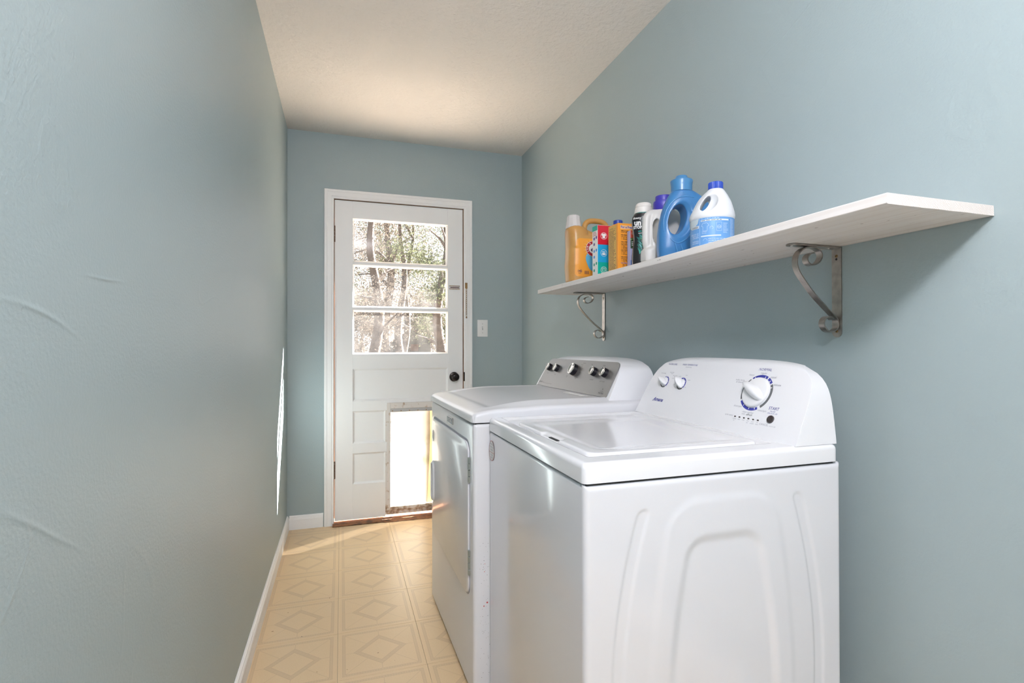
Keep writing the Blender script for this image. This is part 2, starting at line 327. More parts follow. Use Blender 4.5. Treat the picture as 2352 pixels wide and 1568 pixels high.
class Print:
    """flat print collected on one mesh; fn maps (u, v) to a surface point"""
    def __init__(self, fn): self.bm = bmesh.new(); self.fn = fn
    def text(self, s, u, v, size, align='CENTER', shear=0, bold=0, rot=0, sx=1, space=1):
        vs, fs = text_polys(s, size, align, shear, bold, space)
        c, d = math.cos(rot), math.sin(rot)
        bv = [self.bm.verts.new(self.fn(u + (p.x*sx*c - p.y*d), v + (p.x*sx*d + p.y*c))) for p in vs]
        for f in fs:
            try: self.bm.faces.new([bv[i] for i in f])
            except ValueError: pass
    def poly(self, pts):
        self.bm.faces.new([self.bm.verts.new(self.fn(*p)) for p in pts])
    def rect(self, u0, v0, u1, v1, nu=1, nv=1):
        for i in range(nu):
            for j in range(nv):
                a = u0+(u1-u0)*i/nu; b = u0+(u1-u0)*(i+1)/nu; c = v0+(v1-v0)*j/nv; d = v0+(v1-v0)*(j+1)/nv
                self.poly([(a, c), (b, c), (b, d), (a, d)])
    def arc(self, u, v, r0, r1, a0, a1, n=24):
        for i in range(n):
            p = a0+(a1-a0)*i/n; q = a0+(a1-a0)*(i+1)/n
            self.poly([(u+r0*math.cos(p), v+r0*math.sin(p)), (u+r1*math.cos(p), v+r1*math.sin(p)), (u+r1*math.cos(q), v+r1*math.sin(q)), (u+r0*math.cos(q), v+r0*math.sin(q))])
    def disc(self, u, v, r, n=28, rings=4):
        self.blob(u, v, [(u+r*math.cos(2*PI*i/n), v+r*math.sin(2*PI*i/n)) for i in range(n)], rings)
    def blob(self, u, v, outline, rings=6):
        dense = []
        for i in range(len(outline)):
            a = outline[i-1]; b = outline[i]; k_ = max(1, int(math.hypot(b[0]-a[0], b[1]-a[1])/.007))
            dense += [(a[0]+(b[0]-a[0])*(j+1)/k_, a[1]+(b[1]-a[1])*(j+1)/k_) for j in range(k_)]
        outline = dense
        for k in range(rings):
            s0, s1 = k/rings, (k+1)/rings; n = len(outline)
            for i in range(n):
                a = outline[i]; b = outline[(i+1) % n]
                P = lambda q, s: (u+(q[0]-u)*s, v+(q[1]-v)*s)
                if k == 0: self.poly([(u, v), P(a, s1), P(b, s1)])
                else: self.poly([P(a, s0), P(a, s1), P(b, s1), P(b, s0)])
    def lines(self, u0, u1, v0, v1, n, h, seed=1, words=True):
        """rows of small print too fine to read"""
        rnd = random.Random(seed)
        for i in range(n):
            v = v0 + (v1-v0)*i/max(1, n-1); u = u0; end = u0+(u1-u0)*rnd.uniform(.65, 1)
            while u < end:
                L = rnd.uniform(.06, .18)*abs(u1-u0); self.rect(u, v-h/2, min(u+L, end), v+h/2); u += L + .035*abs(u1-u0)
    def barcode(self, u0, u1, v0, v1, n=14, seed=3):
        rnd = random.Random(seed); u = u0; st = (u1-u0)/n
        for i in range(n): self.rect(u, v0, u+st*rnd.uniform(.3, .75), v1); u += st
    def out(self, name, m, parent, org=None): o = link_mesh(name, self.bm, m, parent, org, recalc=False); o['kind'] = 'stuff'; return o
def rrect(x0, x1, y0, y1, r, n=5):
    pts = []
    for cx, cy, a in ((x1-r, y1-r, 0), (x0+r, y1-r, PI/2), (x0+r, y0+r, PI), (x1-r, y0+r, 1.5*PI)):
        for i in range(n+1): pts.append((cx+r*math.cos(a+PI/2*i/n), cy+r*math.sin(a+PI/2*i/n)))
    return pts
def slab(bm, pts, fn, t0, t1):
    """polygon in (u, v) given thickness along the third argument of fn"""
    a = [bm.verts.new(fn(u, v, t0)) for u, v in pts]; b = [bm.verts.new(fn(u, v, t1)) for u, v in pts]
    bm.faces.new(a[::-1]); bm.faces.new(b); n = len(pts)
    for i in range(n): bm.faces.new((a[i], a[(i+1) % n], b[(i+1) % n], b[i]))
    return bm

# ------------------------------------------------------------------ the room
XL, XR, YB, ZC, YF = -.3177, 1.2212, 3.504, 2.483, -2.2
o = struct(link_mesh('wall_left', box(XL-.12, XL, YF-.12, YB+.13, -.02, ZC), M['wall']))
o = struct(link_mesh('wall_right', box(XR, XR+.12, YF-.12, YB+.13, -.02, ZC), M['wall']))
bm = bmesh.new(); DX0, DX1, DZ = -.052, .803, 2.078      # door opening
add_box(bm, XL, DX0, YB, YB+.13, -.02, ZC); add_box(bm, DX1, XR, YB, YB+.13, -.02, ZC); add_box(bm, DX0, DX1, YB, YB+.13, DZ, ZC)
struct(link_mesh('wall_back', bm, M['wall']))
struct(link_mesh('wall_front', box(XL, XR, YF-.12, YF, -.02, ZC), M['wall']))
struct(link_mesh('ceiling', box(XL-.12, XR+.12, YF-.12, YB+.13, ZC, ZC+.1), M['ceiling']))
floor = struct(link_mesh('floor', box(XL-.12, XR+.12, YF-.12, YB+.13, -.12, -.0022), M['grout']))
TS = .3048; tx0 = -.012; ty0 = 3.0955
cache = {}
def tile_mesh(u0, u1, v0, v1):
    key = tuple(round(a, 4) for a in (u0, u1, v0, v1))
    if key in cache: return cache[key]
    bm = bmesh.new(); g = .00045
    a, b, c, d = u0*TS+g, u1*TS-g, v0*TS+g, v1*TS-g; e = .0006
    lo = [bm.verts.new(p) for p in ((a, c, -.0022), (b, c, -.0022), (b, d, -.0022), (a, d, -.0022))]
    mi = [bm.verts.new(p) for p in ((a, c, -e), (b, c, -e), (b, d, -e), (a, d, -e))]
    hi = [bm.verts.new(p) for p in ((a+e, c+e, 0), (b-e, c+e, 0), (b-e, d-e, 0), (a+e, d-e, 0))]
    for A, B in ((lo, mi), (mi, hi)):
        for i in range(4): bm.faces.new((A[i], A[(i+1) % 4], B[(i+1) % 4], B[i]))
    bm.faces.new(hi); uvl = bm.loops.layers.uv.new('UVMap')
    for f in bm.faces:
        for l in f.loops: l[uvl].uv = (l.vert.co.x/TS, l.vert.co.y/TS)
    me = bpy.data.meshes.new('tile'); bm.to_mesh(me); bm.free(); me.materials.append(M['tile']); cache[key] = me; return me
for i in range(-2, 6):
    for j in range(-18, 3):
        X = tx0 + i*TS; Y = ty0 + j*TS
        u0 = max(0, (XL-X)/TS); u1 = min(1, (XR-X)/TS); v0 = max(0, (YF-Y)/TS); v1 = min(1, (YB-Y)/TS)
        if u1-u0 < .02 or v1-v0 < .02: continue
        t = bpy.data.objects.new('tile', tile_mesh(u0, u1, v0, v1)); COL.objects.link(t); t.parent = floor; t.location = (X, Y, 0)

# baseboards: a run with a moulded top, profile (out, z)
BP = [(0, 0), (.013, 0), (.013, .062), (.0115, .066), (.0115, .069), (.009, .073), (.0085, .078), (.004, .084), (0, .085)]
def board_run(name, a, b, out, m=M['trim']):
    bm = bmesh.new(); a = Vector(a); b = Vector(b); out = Vector(out); d = (b-a).normalized()
    A = [bm.verts.new(a + out*p[0] + Vector((0, 0, p[1]))) for p in BP]; B = [bm.verts.new(b + out*p[0] + Vector((0, 0, p[1]))) for p in BP]
    for i in range(len(BP)-1): bm.faces.new((A[i], A[i+1], B[i+1], B[i]))
    bm.faces.new(A); bm.faces.new(B[::-1]); return struct(link_mesh(name, bm, m))
board_run('baseboard_left', (XL, YF, 0), (XL, YB, 0), (1, 0, 0))
board_run('baseboard_back', (XL+.0131, YB, 0), (-.106, YB, 0), (0, -1, 0))
board_run('baseboard_right', (XR, YF, 0), (XR, YB, 0), (-1, 0, 0))
board_run('baseboard_back', (.866, YB, 0), (XR-.0131, YB, 0), (0, -1, 0))
board_run('baseboard_front', (XL+.0131, YF, 0), (XR-.0131, YF, 0), (0, 1, 0))

# door casing, moulded: profile across the width (w from the opening outwards, depth)
CP = [(0, .004), (0, .012), (.004, .014), (.012, .014), (.015, .0165), (.040, .0165), (.043, .0185), (.056, .0185), (.0585, .014), (.0585, 0)]
def casing(name, p0, p1, wdir, m0, m1):
    """p0-p1 the inner edge; m0, m1 how far the ends run out per unit of width (mitres)"""
    bm = bmesh.new(); p0 = Vector(p0); p1 = Vector(p1); w_ = Vector(wdir); d = (p1-p0).normalized()
    A = [bm.verts.new(p0 + w_*p[0] - d*p[0]*m0 + Vector((0, -p[1], 0))) for p in CP]
    B = [bm.verts.new(p1 + w_*p[0] + d*p[0]*m1 + Vector((0, -p[1], 0))) for p in CP]
    for i in range(len(CP)-1): bm.faces.new((A[i], A[i+1], B[i+1], B[i]))
    bm.faces.new(A); bm.faces.new(B[::-1]); return struct(link_mesh(name, bm, M['trim']))
casing('trim_1', (-.0445, YB, 0), (-.0445, YB, 2.071), (-1, 0, 0), 0, 1)
casing('trim_2', (-.0445, YB, 2.071), (.7965, YB, 2.071), (0, 0, 1), 1, 1)
cr = casing('trim_3', (.7965, YB, 0), (.7965, YB, 2.071), (1, 0, 0), 0, 1)
sp_ = link_mesh('strike_plate', box(.7935, .801, YB-.019, YB-.012, .893, .955, bev=.002), M['bronze'], cr)
# jamb around the door
bm = bmesh.new(); add_box(bm, DX0, -.0425, YB+.002, YB+.12, 0, DZ); add_box(bm, .7945, DX1, YB+.002, YB+.12, 0, DZ); add_box(bm, -.0425, .7945, YB+.002, YB+.12, 2.0695, DZ)
add_box(bm, -.0425, -.030, YB+.042, YB+.055, .03, 2.07); add_box(bm, .782, .7945, YB+.042, YB+.055, .03, 2.07)
struct(link_mesh('trim_4', bm, M['jamb']))
bm = bmesh.new(); V = grid(bm, [DX0 + (DX1-DX0)*i/60 for i in range(61)], [YB-.062+.18*j/14 for j in range(15)],
    lambda x, y: Vector((x, y + (random.uniform(-.004, .004) - .0 + (.05*max(0, min(1, (.27-x)/.05)) if y < YB-.02 else 0) if y < YB-.05 else 0), .0012 + .010*sstep(YB-.055, YB-.03, y) + (random.uniform(0, .0035) if y < YB+.01 else 0))))
struct(link_mesh('trim_5', bm, M['threshold'], smooth=True))

# ------------------------------------------------------------------ the door
door = bpy.data.objects.new('door_1', None); COL.objects.link(door); door.location = (.376, YB+.02, 0); struct(door)
DO = (.376, YB+.02, 0); y0, y1 = YB+.003, YB+.038
DL, DR = -.0405, .7920
def dpart(name, bm, m=None, par=None, **k): return link_mesh(name, bm, m or M['door'], par or door, org=DO, **k)
SL, SR = .0705, .688           # inner edges of the stiles
g = -.0004
dpart('stile', box(DL, SL, y0, y1, .022, 2.067, bev=.0012, seg=1))
dpart('stile', box(SR, DR, y0, y1, .022, 2.067, bev=.0012, seg=1))
for z0, z1, x1 in ((1.956, 2.067, SR), (.986, 1.083, SR), (.714, .779, SR), (.022, .2475, .2745)):
    dpart('rail', box(SL+g, x1-g, y0+.0005, y1, z0, z1, bev=.001, seg=1))
dpart('rail', box(SL+g, .284, y0+.0005, y1, .444, .507, bev=.001, seg=1))
dpart('muntin', box(SL+g, SR-g, y0+.001, y1-.003, 1.657, 1.678, bev=.003, seg=1))
dpart('muntin', box(SL+g, SR-g, y0+.001, y1-.003, 1.364, 1.386, bev=.003, seg=1))
# sunk panels with bevelled sticking
def panel(x0, x1, z0, z1):
    bm = bmesh.new(); s = .012; dp = .012
    o_ = [bm.verts.new(p) for p in ((x0, y0+.002, z0), (x1, y0+.002, z0), (x1, y0+.002, z1), (x0, y0+.002, z1))]
    i_ = [bm.verts.new(p) for p in ((x0+s, y0+dp, z0+s), (x1-s, y0+dp, z0+s), (x1-s, y0+dp, z1-s), (x0+s, y0+dp, z1-s))]
    k_ = [bm.verts.new(p) for p in ((x0, y1-.006, z0), (x1, y1-.006, z0), (x1, y1-.006, z1), (x0, y1-.006, z1))]
    for i in range(4):
        j = (i+1) % 4; bm.faces.new((o_[i], o_[j], i_[j], i_[i])); bm.faces.new((o_[j], o_[i], k_[i], k_[j]))
    bm.faces.new(i_); bm.faces.new(k_); return dpart('panel', bm)
panel(SL-.001, SR+.001, .778, .987); panel(SL-.001, .2755, .506, .7155); panel(SL-.001, .2755, .246, .4455)
# glass and its stops
for z0, z1 in ((1.6785, 1.9555), (1.3865, 1.6565), (1.0835, 1.3635)):
    dpart('pane', box(SL+.004, SR-.004, y0+.016, y0+.019, z0+.002, z1-.002), M['glass'])
    bm = bmesh.new(); x0, x1 = SL+.001, SR-.001; s = .007
    o_ = [(x0, z0), (x1, z0), (x1, z1), (x0, z1)]; i_ = [(x0+s, z0+s), (x1-s, z0+s), (x1-s, z1-s), (x0+s, z1-s)]
    for ya, yb in ((y0+.003, y0+.0155), (y0+.0195, y1-.002)):
        A = [bm.verts.new((p[0], ya, p[1])) for p in o_]; B = [bm.verts.new((p[0], (ya+yb)/2 + (.003 if ya < y0+.01 else -.003), p[1])) for p in i_]
        Cc = [bm.verts.new((p[0], yb, p[1])) for p in i_]
        for i in range(4):
            j = (i+1) % 4; bm.faces.new((A[i], A[j], B[j], B[i])); bm.faces.new((B[i], B[j], Cc[j], Cc[i]))
    dpart('glazing_bead', bm)
# pet door: frame over the lower right of the door, flap, nails, header strip
pd = dpart('pet_door', box(.2745, .688, y0+.004, y1-.004, .030, .0625, bev=.001, seg=1), M['worn'])
DPz = [(.2745, .3065, .0625, .7135), (.655, .688, .0625, .7135)]
for x0, x1, z0, z1 in DPz: dpart('pet_door_jamb', box(x0, x1, y0+.002, y1-.004, z0, z1), M['worn'])
def frame_bar(x0, x1, z0, z1, t=.010):
    return dpart('pet_door_frame', box(x0, x1, y0-t, y0+.001, z0, z1, bev=.0025, seg=2), M['worn'])
frame_bar(.284, .3065, .0615, .762); frame_bar(.655, .688, .0615, .762); frame_bar(.3066, .6549, .7245, .762); frame_bar(.3066, .6549, .0615, .082)
hs = dpart('header_strip', box(.307, .6545, y0-.006, y0+.004, .700, .7244, bev=.001, seg=1), M['alu'])
for i in range(6):
    bm = bmesh.new(); lathe(bm, [(0, -.004), (.0035, -.003), (.0035, 0), (.0015, 0), (.0015, .010)], 10, Matrix.Translation((.320+.055*i, y0-.007, .7085)) @ Matrix.Rotation(-PI/2, 4, 'X'))
    link_mesh('nail', bm, M['brass'], hs, org=DO)
bm = bmesh.new(); n = 24
def flapf(u, v):
    x = .3115 + .247*u - .010*math.cos(v*3.4+.4)*u; z = .090 + .612*v
    return Vector((x, y0+.006+.010*math.sin(PI*u)*(1-v) + .004*math.sin(6*v+3*u)*(1-v), z + .004*math.sin(u*9)*(1 if v > .99 else 0)))
V = grid(bm, [i/n for i in range(n+1)], [i/30 for i in range(31)], flapf)
dpart('flap', bm, M['flap'], smooth=True)
bm = bmesh.new(); grid(bm, [.545+.11*i/16 for i in range(17)], [.079+.63*j/20 for j in range(21)], lambda x, z: Vector((x, y0+.0235+.002*math.sin(9*z+5*x), z)))  # thin amber sheet behind the right edge of the clear flap
lab(dpart('amber_sheet', bm, M['amber'], smooth=True), 'amber sheet showing at the right of the clear flap')
bm = box(.3066, .6549, y0+.012, y1-.004, .0626, .078); dpart('pet_door_sill', bm, M['worn'])
# knob
bm = bmesh.new(); lathe(bm, [(0, 0), (.0315, 0), (.0325, .003), (.030, .007), (.016, .010), (.0125, .014), (.0125, .024), (.020, .028), (.0265, .036), (.0275, .045), (.024, .053), (.015, .058), (.010, .0585), (.0095, .0605), (0, .061)], 40, Matrix.Translation((.7305, y0, .924)) @ Matrix.Rotation(PI/2, 4, 'X'))
kn = dpart('door_knob', bm, M['bronze'], smooth=40)
bm = bmesh.new(); lathe(bm, [(0, .061), (.0045, .061), (.0045, .064), (0, .064)], 16, Matrix.Translation((.7305, y0, .924)) @ Matrix.Rotation(PI/2, 4, 'X')); link_mesh('lock_button', bm, M['bronze'], kn, org=DO)
# hinges
for z0, z1 in ((1.797, 1.90), (.292, .401)):
    bm = bmesh.new(); lathe(bm, [(0, 0), (.0045, 0), (.0045, z1-z0), (0, z1-z0)], 12, Matrix.Translation((-.0425, YB-.003, z0)))
    for i in range(1, 5): lathe(bm, [(.005, 0), (.005, .001)], 12, Matrix.Translation((-.0425, YB-.003, z0+(z1-z0)*i/5)))
    add_box(bm, -.0425, -.036, YB-.001, YB+.004, z0, z1)
    h_ = dpart('hinge', bm, M['hinge'])
# chain slot on the door stile
cs = dpart('chain_slot', box(.695, .772, y0-.003, y0, 1.520, 1.545, bev=.001, seg=1), M['alu'])
lab(cs, 'small metal slot plate of the door chain')
for z in (1.5415, 1.5215): link_mesh('rail_strip', box(.697, .770, y0-.006, y0-.0025, z-.002, z+.002, bev=.0008, seg=1), M['brass'], cs, org=DO)
link_mesh('slot', box(.705, .766, y0-.0045, y0-.0028, 1.528, 1.534), mat('rust_slot', (.13, .05, .025), .7), cs, org=DO)
# chain on the casing
ch = thing('door_chain', 'brass security chain hanging on the right door casing', 'chain', (.810, YB-.0185, 1.525))
CO = (.810, YB-.0185, 1.525)
bm = box(.803, .819, YB-.0235, YB-.0185, 1.525, 1.564, bev=.0015, seg=1)
link_mesh('keeper_plate', bm, M['brass'], ch, org=CO)
bm = bmesh.new(); lathe(bm, [(0, 0), (.006, 0), (.0065, .006), (.003, .009), (0, .009)], 14, Matrix.Translation((.811, YB-.0235, 1.548)) @ Matrix.Rotation(PI/2, 4, 'X')); link_mesh('keeper_knob', bm, M['brass'], ch, org=CO)
bm = bmesh.new(); lathe(bm, [(0, 0), (.0045, .002), (.0035, .012), (.0015, .018), (0, .018)], 12, Matrix.Translation((.811, YB-.027, 1.520))); link_mesh('hook', bm, M['brass'], ch, org=CO)
nl = 13
for i in range(nl):
    zc = 1.513 - i*.0141; bm = bmesh.new(); a = 0 if i % 2 else PI/2
    pts = [(.811 + .0045*math.cos(t)*math.cos(a+.5), YB-.0265 + .0045*math.cos(t)*math.sin(a+.5), zc + .0095*math.sin(t)) for t in [2*PI*k/16 for k in range(16)]]
    tube(bm, pts, .0012, 6, closed=True); link_mesh('chain_link', bm, M['brass'], ch, org=CO, smooth=True)
link_mesh('end_catch', box(.8065, .8155, YB-.030, YB-.0225, 1.322, 1.333, bev=.002), M['brass'], ch, org=CO)

# light switch
SO = (.930, YB, 1.255); sw = thing('light_switch', 'white toggle light switch plate right of the door', 'light switch', SO)
link_mesh('switch_plate', box(.8925, .9675, YB-.006, YB, 1.196, 1.314, bev=.0028), M['switch'], sw, org=SO, smooth=35)
tg = box(.9255, .9345, YB-.0065, YB-.005, 1.243, 1.268); link_mesh('toggle_slot', tg, M['alu'], sw, org=SO)
bm = box(.9262, .9338, YB-.018, YB-.006, 1.253, 1.266, bev=.0015); link_mesh('toggle', bm, M['switch'], sw, org=SO)
for z in (1.224, 1.286):
    bm = bmesh.new(); lathe(bm, [(0, 0), (.003, 0), (.0025, .0012), (0, .0014)], 12, Matrix.Translation((.930, YB-.006, z)) @ Matrix.Rotation(PI/2, 4, 'X')); link_mesh('screw', bm, M['alu'], sw, org=SO)

# ------------------------------------------------------------------ the washing machine
WX, WY, WD, WW = .453, .930, .667, .692          # front plane, near side, depth, width
WO = (WX+WD/2, WY+WW/2, 0)
wm = thing('washing_machine', 'white top-load washer with white console and blue-ringed dials, nearest the camera', 'washing machine', WO)
def wpart(name, bm, m=None, par=None, **k): return link_mesh(name, bm, m or M['enamel'], par or wm, org=WO, **k)
R = .013
bm = box(WX, WX+WD, WY+R, WY+WW, .03, .8635, bev=0)
es = [e for e in bm.edges if (abs(e.verts[0].co.x-e.verts[1].co.x) < 1e-6 and abs(e.verts[0].co.y-e.verts[1].co.y) < 1e-6 and e.verts[0].co.y > WY+.1) or
      (abs(e.verts[0].co.z-.8635) < 1e-6 and abs(e.verts[1].co.z-.8635) < 1e-6 and not (e.verts[0].co.y < WY+.1 and e.verts[1].co.y < WY+.1))]
bmesh.ops.bevel(bm, geom=es, offset=.010, segments=4, profile=.5, affect='EDGES')
cab = wpart('cabinet', bm, smooth=35)
def emboss(X, z):
    """depth pressed into the side sheet (metres, + is inwards)"""
    dx = X - (WX+WD/2); d = 0
    off = .262 - .062*((z-.41)/.39)**2
    if .02 < z:
        rr = abs(abs(dx) - off)
        ze = max(0, z-.79) + max(0, .05-z)
        rr = math.hypot(rr, ze) if ze > 0 else rr
        d -= 0
        d += .0024*(1 - sstep(.0095, .0165, rr))
    def arch(top, hw0, hw1, rad, z):
        hw = hw1 - (hw1-hw0)*max(0, min(1, (z-.40)/(top-.40)))**1.6
        qx = abs(dx) - (hw - rad); qz = (z - (top - rad))
        qz2 = (.10 - z)
        qz = max(qz, qz2 - rad)
        return math.hypot(max(qx, 0), max(qz, 0)) + min(max(qx, qz), 0) - rad
    s1 = arch(.812, .135, .185, .07, z); d -= .0022*(1 - sstep(-.010, .012, s1))
    s2 = arch(.742, .098, .150, .05, z); d += .0052*(1 - sstep(-.026, 0, s2))
    return d
def edge_round(t, T):
    """how far the sheet falls back at distance t from an edge"""
    if t >= R: return 0
    return R - math.sqrt(max(0, R*R - (R-t)**2))
def axis(a, b, n, r=R, k=7):
    e = [r*(1-math.cos(PI/2*i/k)) for i in range(k+1)]
    mid = [a+r+(b-a-2*r)*i/n for i in range(1, n)]
    return [a+t for t in e] + mid + [b-t for t in e[::-1]]
zs = axis(.03, .8635, 210); xs = axis(WX, WX+WD, 190)
def side(X, z):
    f = emboss(X, z); f += max(edge_round(X-WX, 0), edge_round(WX+WD-X, 0), edge_round(.8635-z, 0)); return Vector((X, WY+min(R, f) if f > 0 else WY+f, z))
bm = bmesh.new(); grid(bm, xs, zs, side); wpart('side_panel', bm, smooth=True)
# bottom rim and feet
wpart('base', box(WX+.01, WX+WD-.01, WY+.01, WY+WW-.01, .022, .035), M['dark'])
for fx in (WX+.05, WX+WD-.05):
    for fy in (WY+.05, WY+WW-.05):
        bm = bmesh.new(); lathe(bm, [(0, 0), (.022, 0), (.022, .008), (.008, .012), (.008, .03), (0, .03)], 18, Matrix.Translation((fx, fy, 0))); wpart('foot', bm, M['black'])
wpart('seam_gasket', box(WX+.006, WX+WD-.020, WY+.006, WY+WW-.006, .861, .870), M['dark'])
# top deck: rounded tray with a sunk field
def deck_z(X, Y):
    z = .9065
    ex = min(X-(WX-.002), (WX+WD-.010)-X, Y-(WY-.0005), (WY+WW)-Y)
    if ex < .012: z -= .012 - math.sqrt(max(0, .012**2-(.012-ex)**2))
    a = sstep(.490, .499, X)*(1-sstep(.955, .975, X))*sstep(.988, .998, Y)*(1-sstep(1.600, 1.612, Y))
    return z - .0085*a
def round_corner(X, Y, xa, xb, ya, yb, r):
    for cx, sx in ((xa+r, -1), (xb-r, 1)):
        for cy, sy in ((ya+r, -1), (yb-r, 1)):
            dx_, dy_ = (X-cx)*sx, (Y-cy)*sy
            if dx_ > 0 and dy_ > 0:
                m_ = max(dx_, dy_); h = math.hypot(dx_, dy_); return cx+sx*dx_*m_/h, cy+sy*dy_*m_/h
    return X, Y
bm = bmesh.new(); x_ = axis(WX-.002, WX+WD-.010, 120, .012, 6); y_ = axis(WY-.0005, WY+WW, 130, .012, 6)
V = grid(bm, x_, y_, lambda X, Y: Vector((*round_corner(X, Y, WX-.002, WX+WD-.010, WY-.0005, WY+WW, .0125), deck_z(X, Y))))
def skirt(bm, V, z):
    ring = [V[0][i] for i in range(len(V[0]))] + [V[j][-1] for j in range(1, len(V))] + [V[-1][i] for i in range(len(V[0])-2, -1, -1)] + [V[j][0] for j in range(len(V)-2, 0, -1)]
    lo = [bm.verts.new((v.co.x, v.co.y, z)) for v in ring]; n = len(ring)
    for i in range(n): bm.faces.new((ring[i], lo[i], lo[(i+1) % n], ring[(i+1) % n]))
    return lo
skirt(bm, V, .8665); wpart('top_panel', bm, M['lid'], smooth=50)
def lid_z(X, Y):
    ex = min(X-.505, .958-X, Y-1.008, 1.502-Y)
    z = .9075
    if ex < .006: z -= .006 - math.sqrt(max(0, .006**2-(.006-ex)**2))
    a = sstep(.530, .575, X)*(1-sstep(.88, .94, X))*sstep(1.035, 1.08, Y)*(1-sstep(1.43, 1.475, Y)); z -= .0045*a
    nt_ = (1-sstep(.516, .524, X))*sstep(1.178, 1.188, Y)*(1-sstep(1.296, 1.306, Y)); z -= .0055*nt_
    return z
rc = lambda X, Y: round_corner(X, Y, .505, .958, 1.008, 1.502, .028)
bm = bmesh.new()
def lv(X, Y): a, b = rc(X, Y); return Vector((a, b, lid_z(X, Y)))
V = grid(bm, axis(.505, .958, 90, .006, 5), axis(1.008, 1.502, 100, .006, 5), lv); skirt(bm, V, .8985); lidp = wpart('lid', bm, M['lid'], smooth=50)
wpart('lid_slot_shade', box(.507, .5155, 1.196, 1.250, .9015, .9035, bev=.0006, seg=1), M['dark'], lidp)  # dark piece painting the shade inside the handle slot

# consoles -------------------------------------------------------------
def console(xb, z0, zt, x0, tan, yc, hw, crown=.010, rtop=.020):
    """sloping-front console lofted along y; rounded at both ends"""
    F = []; nz = 14
    zr = zt - rtop
    for i in range(nz): z = z0+(zr-z0)*i/(nz-1); F.append((x0+tan*(z-z0), z))
    xt = F[-1][0]; top = []
    for i in range(1, 8):
        a = PI/2*i/8; top.append((xt + .030*(1-math.cos(a)) + tan*rtop*math.sin(a)*.4, zr + rtop*math.sin(a)))
    topx = top[-1][0]; n2 = 5
    for i in range(1, n2+1): top.append((topx + (xb-.012-topx)*i/n2, zt - .0015*i/n2))
    B = [(xb - .010*max(0, (z-z0)/(zt-z0))**2, z) for x, z in F][::-1]
    P = F + top + B
    def hwz(z):
        t = (z-z0)/(zt-z0); t = max(0, min(1, t)); return hw - .018*t - .060*t**7
    As = [-1, -.985, -.96, -.92, -.86, -.78] + [-.7+1.4*i/22 for i in range(23)] + [.78, .86, .92, .96, .985, 1]
    bm = bmesh.new(); G = []
    for a in As:
        row = []
        for x, z in P:
            t = (z-z0)/(zt-z0); zz = z - t*t*crown*(.3*a*a+.9*a**6)
            row.append(bm.verts.new((x, yc + a*hwz(z), zz)))
        G.append(row)
    for j in range(len(G)-1):
        for i in range(len(P)-1): bm.faces.new((G[j][i], G[j][i+1], G[j+1][i+1], G[j+1][i]))
    for row in (G[0], G[-1]):
        for i in range(nz-1): bm.faces.new((row[i], row[i+1], row[-2-i], row[-1-i]))
        bm.faces.new(row[nz-1:len(row)-nz+1])
    bm.faces.new([g_[0] for g_ in G] + [g_[-1] for g_ in G[::-1]])
    return bm
def frame_fn(x0, z0, tan, org_y=0):
    """(u to the right seen from the room, s up the slope, t out of the face); u is -y"""
    k = math.hypot(1, tan); V_ = Vector((tan/k, 0, 1/k)); N_ = Vector((-1/k, 0, tan/k))
    return lambda u, s, t=0: Vector((x0, org_y - u, z0)) + V_*s + N_*t
TAN = .5
bmc = console(WX+WD-.008, .9062, 1.100, .988, TAN, 1.2785, .343)
con = wpart('control_console', bmc, M['plastic'], smooth=32)
bv = con.modifiers.new('b', 'BEVEL'); bv.width = .006; bv.segments = 3; bv.limit_method = 'ANGLE'; bv.angle_limit = math.radians(38); bv.harden_normals = False
wpart('console_seam', box(.990, WX+WD-.014, 1.2785-.3405, 1.2785+.3405, .9050, .9064), M['grayp'], con)
CF = frame_fn(.988, .905, TAN)
def cf(t): return lambda u, s: CF(u, s, t)
def frame_mtx(fn, u, s, t=0):
    o_ = fn(u, s, t); X_ = (fn(u+1, s, t)-o_); Y_ = (fn(u, s+1, t)-o_); Z_ = X_.cross(Y_)
    m_ = Matrix((X_, Y_, Z_)).transposed().to_4x4(); m_.translation = o_; return m_
def white_knob(u, s, r, bl, ang, h):
    bm = bmesh.new(); mt = frame_mtx(CF, u, s, .0005)
    lathe(bm, [(0, 0), (r, 0), (r*1.0, h*.16), (r*.95, h*.24), (r*.88, h*.27), (r*.30, h*.30), (0, h*.30)], 44, mt)
    # tapered grip, a ridge that is widest at the middle and narrows to both ends
    Ls = [-.86, -.7, -.4, 0, .35, .7, .93, 1.0]; Ws = [.10, .26, .36, .40, .36, .26, .13, .06]; Hs = [.30, .62, .88, 1, 1.0, .92, .66, .35]
    G = []
    for L, w_, hh in zip(Ls, Ws, Hs):
        row = []
        for c_, q in ((-1, 0), (-.80, .55), (-.38, .93), (0, 1), (.38, .93), (.80, .55), (1, 0)):
            row.append(bm.verts.new(mt @ Matrix.Rotation(ang, 4, 'Z') @ Vector((L*bl, c_*w_*bl*.90, h*(.15 + .85*hh*q) if q else h*.1))))
        G.append(row)
    for i in range(len(G)-1):
        for k in range(6): bm.faces.new((G[i][k], G[i][k+1], G[i+1][k+1], G[i+1][k]))
    bm.faces.new(G[0]); bm.faces.new(G[-1][::-1])
    return wpart('knob', bm, M['knobw'], con, smooth=50)
kb = (-1.1108, .1211); k1 = (-1.5225, .1225); k2 = (-1.4315, .1225)
white_knob(*kb, .0425, .0455, math.radians(152), .030)
white_knob(*k1, .0145, .0225, math.radians(147), .026)
white_knob(*k2, .0145, .0225, math.radians(128), .026)
D_ = math.radians
P = Print(cf(.0006))
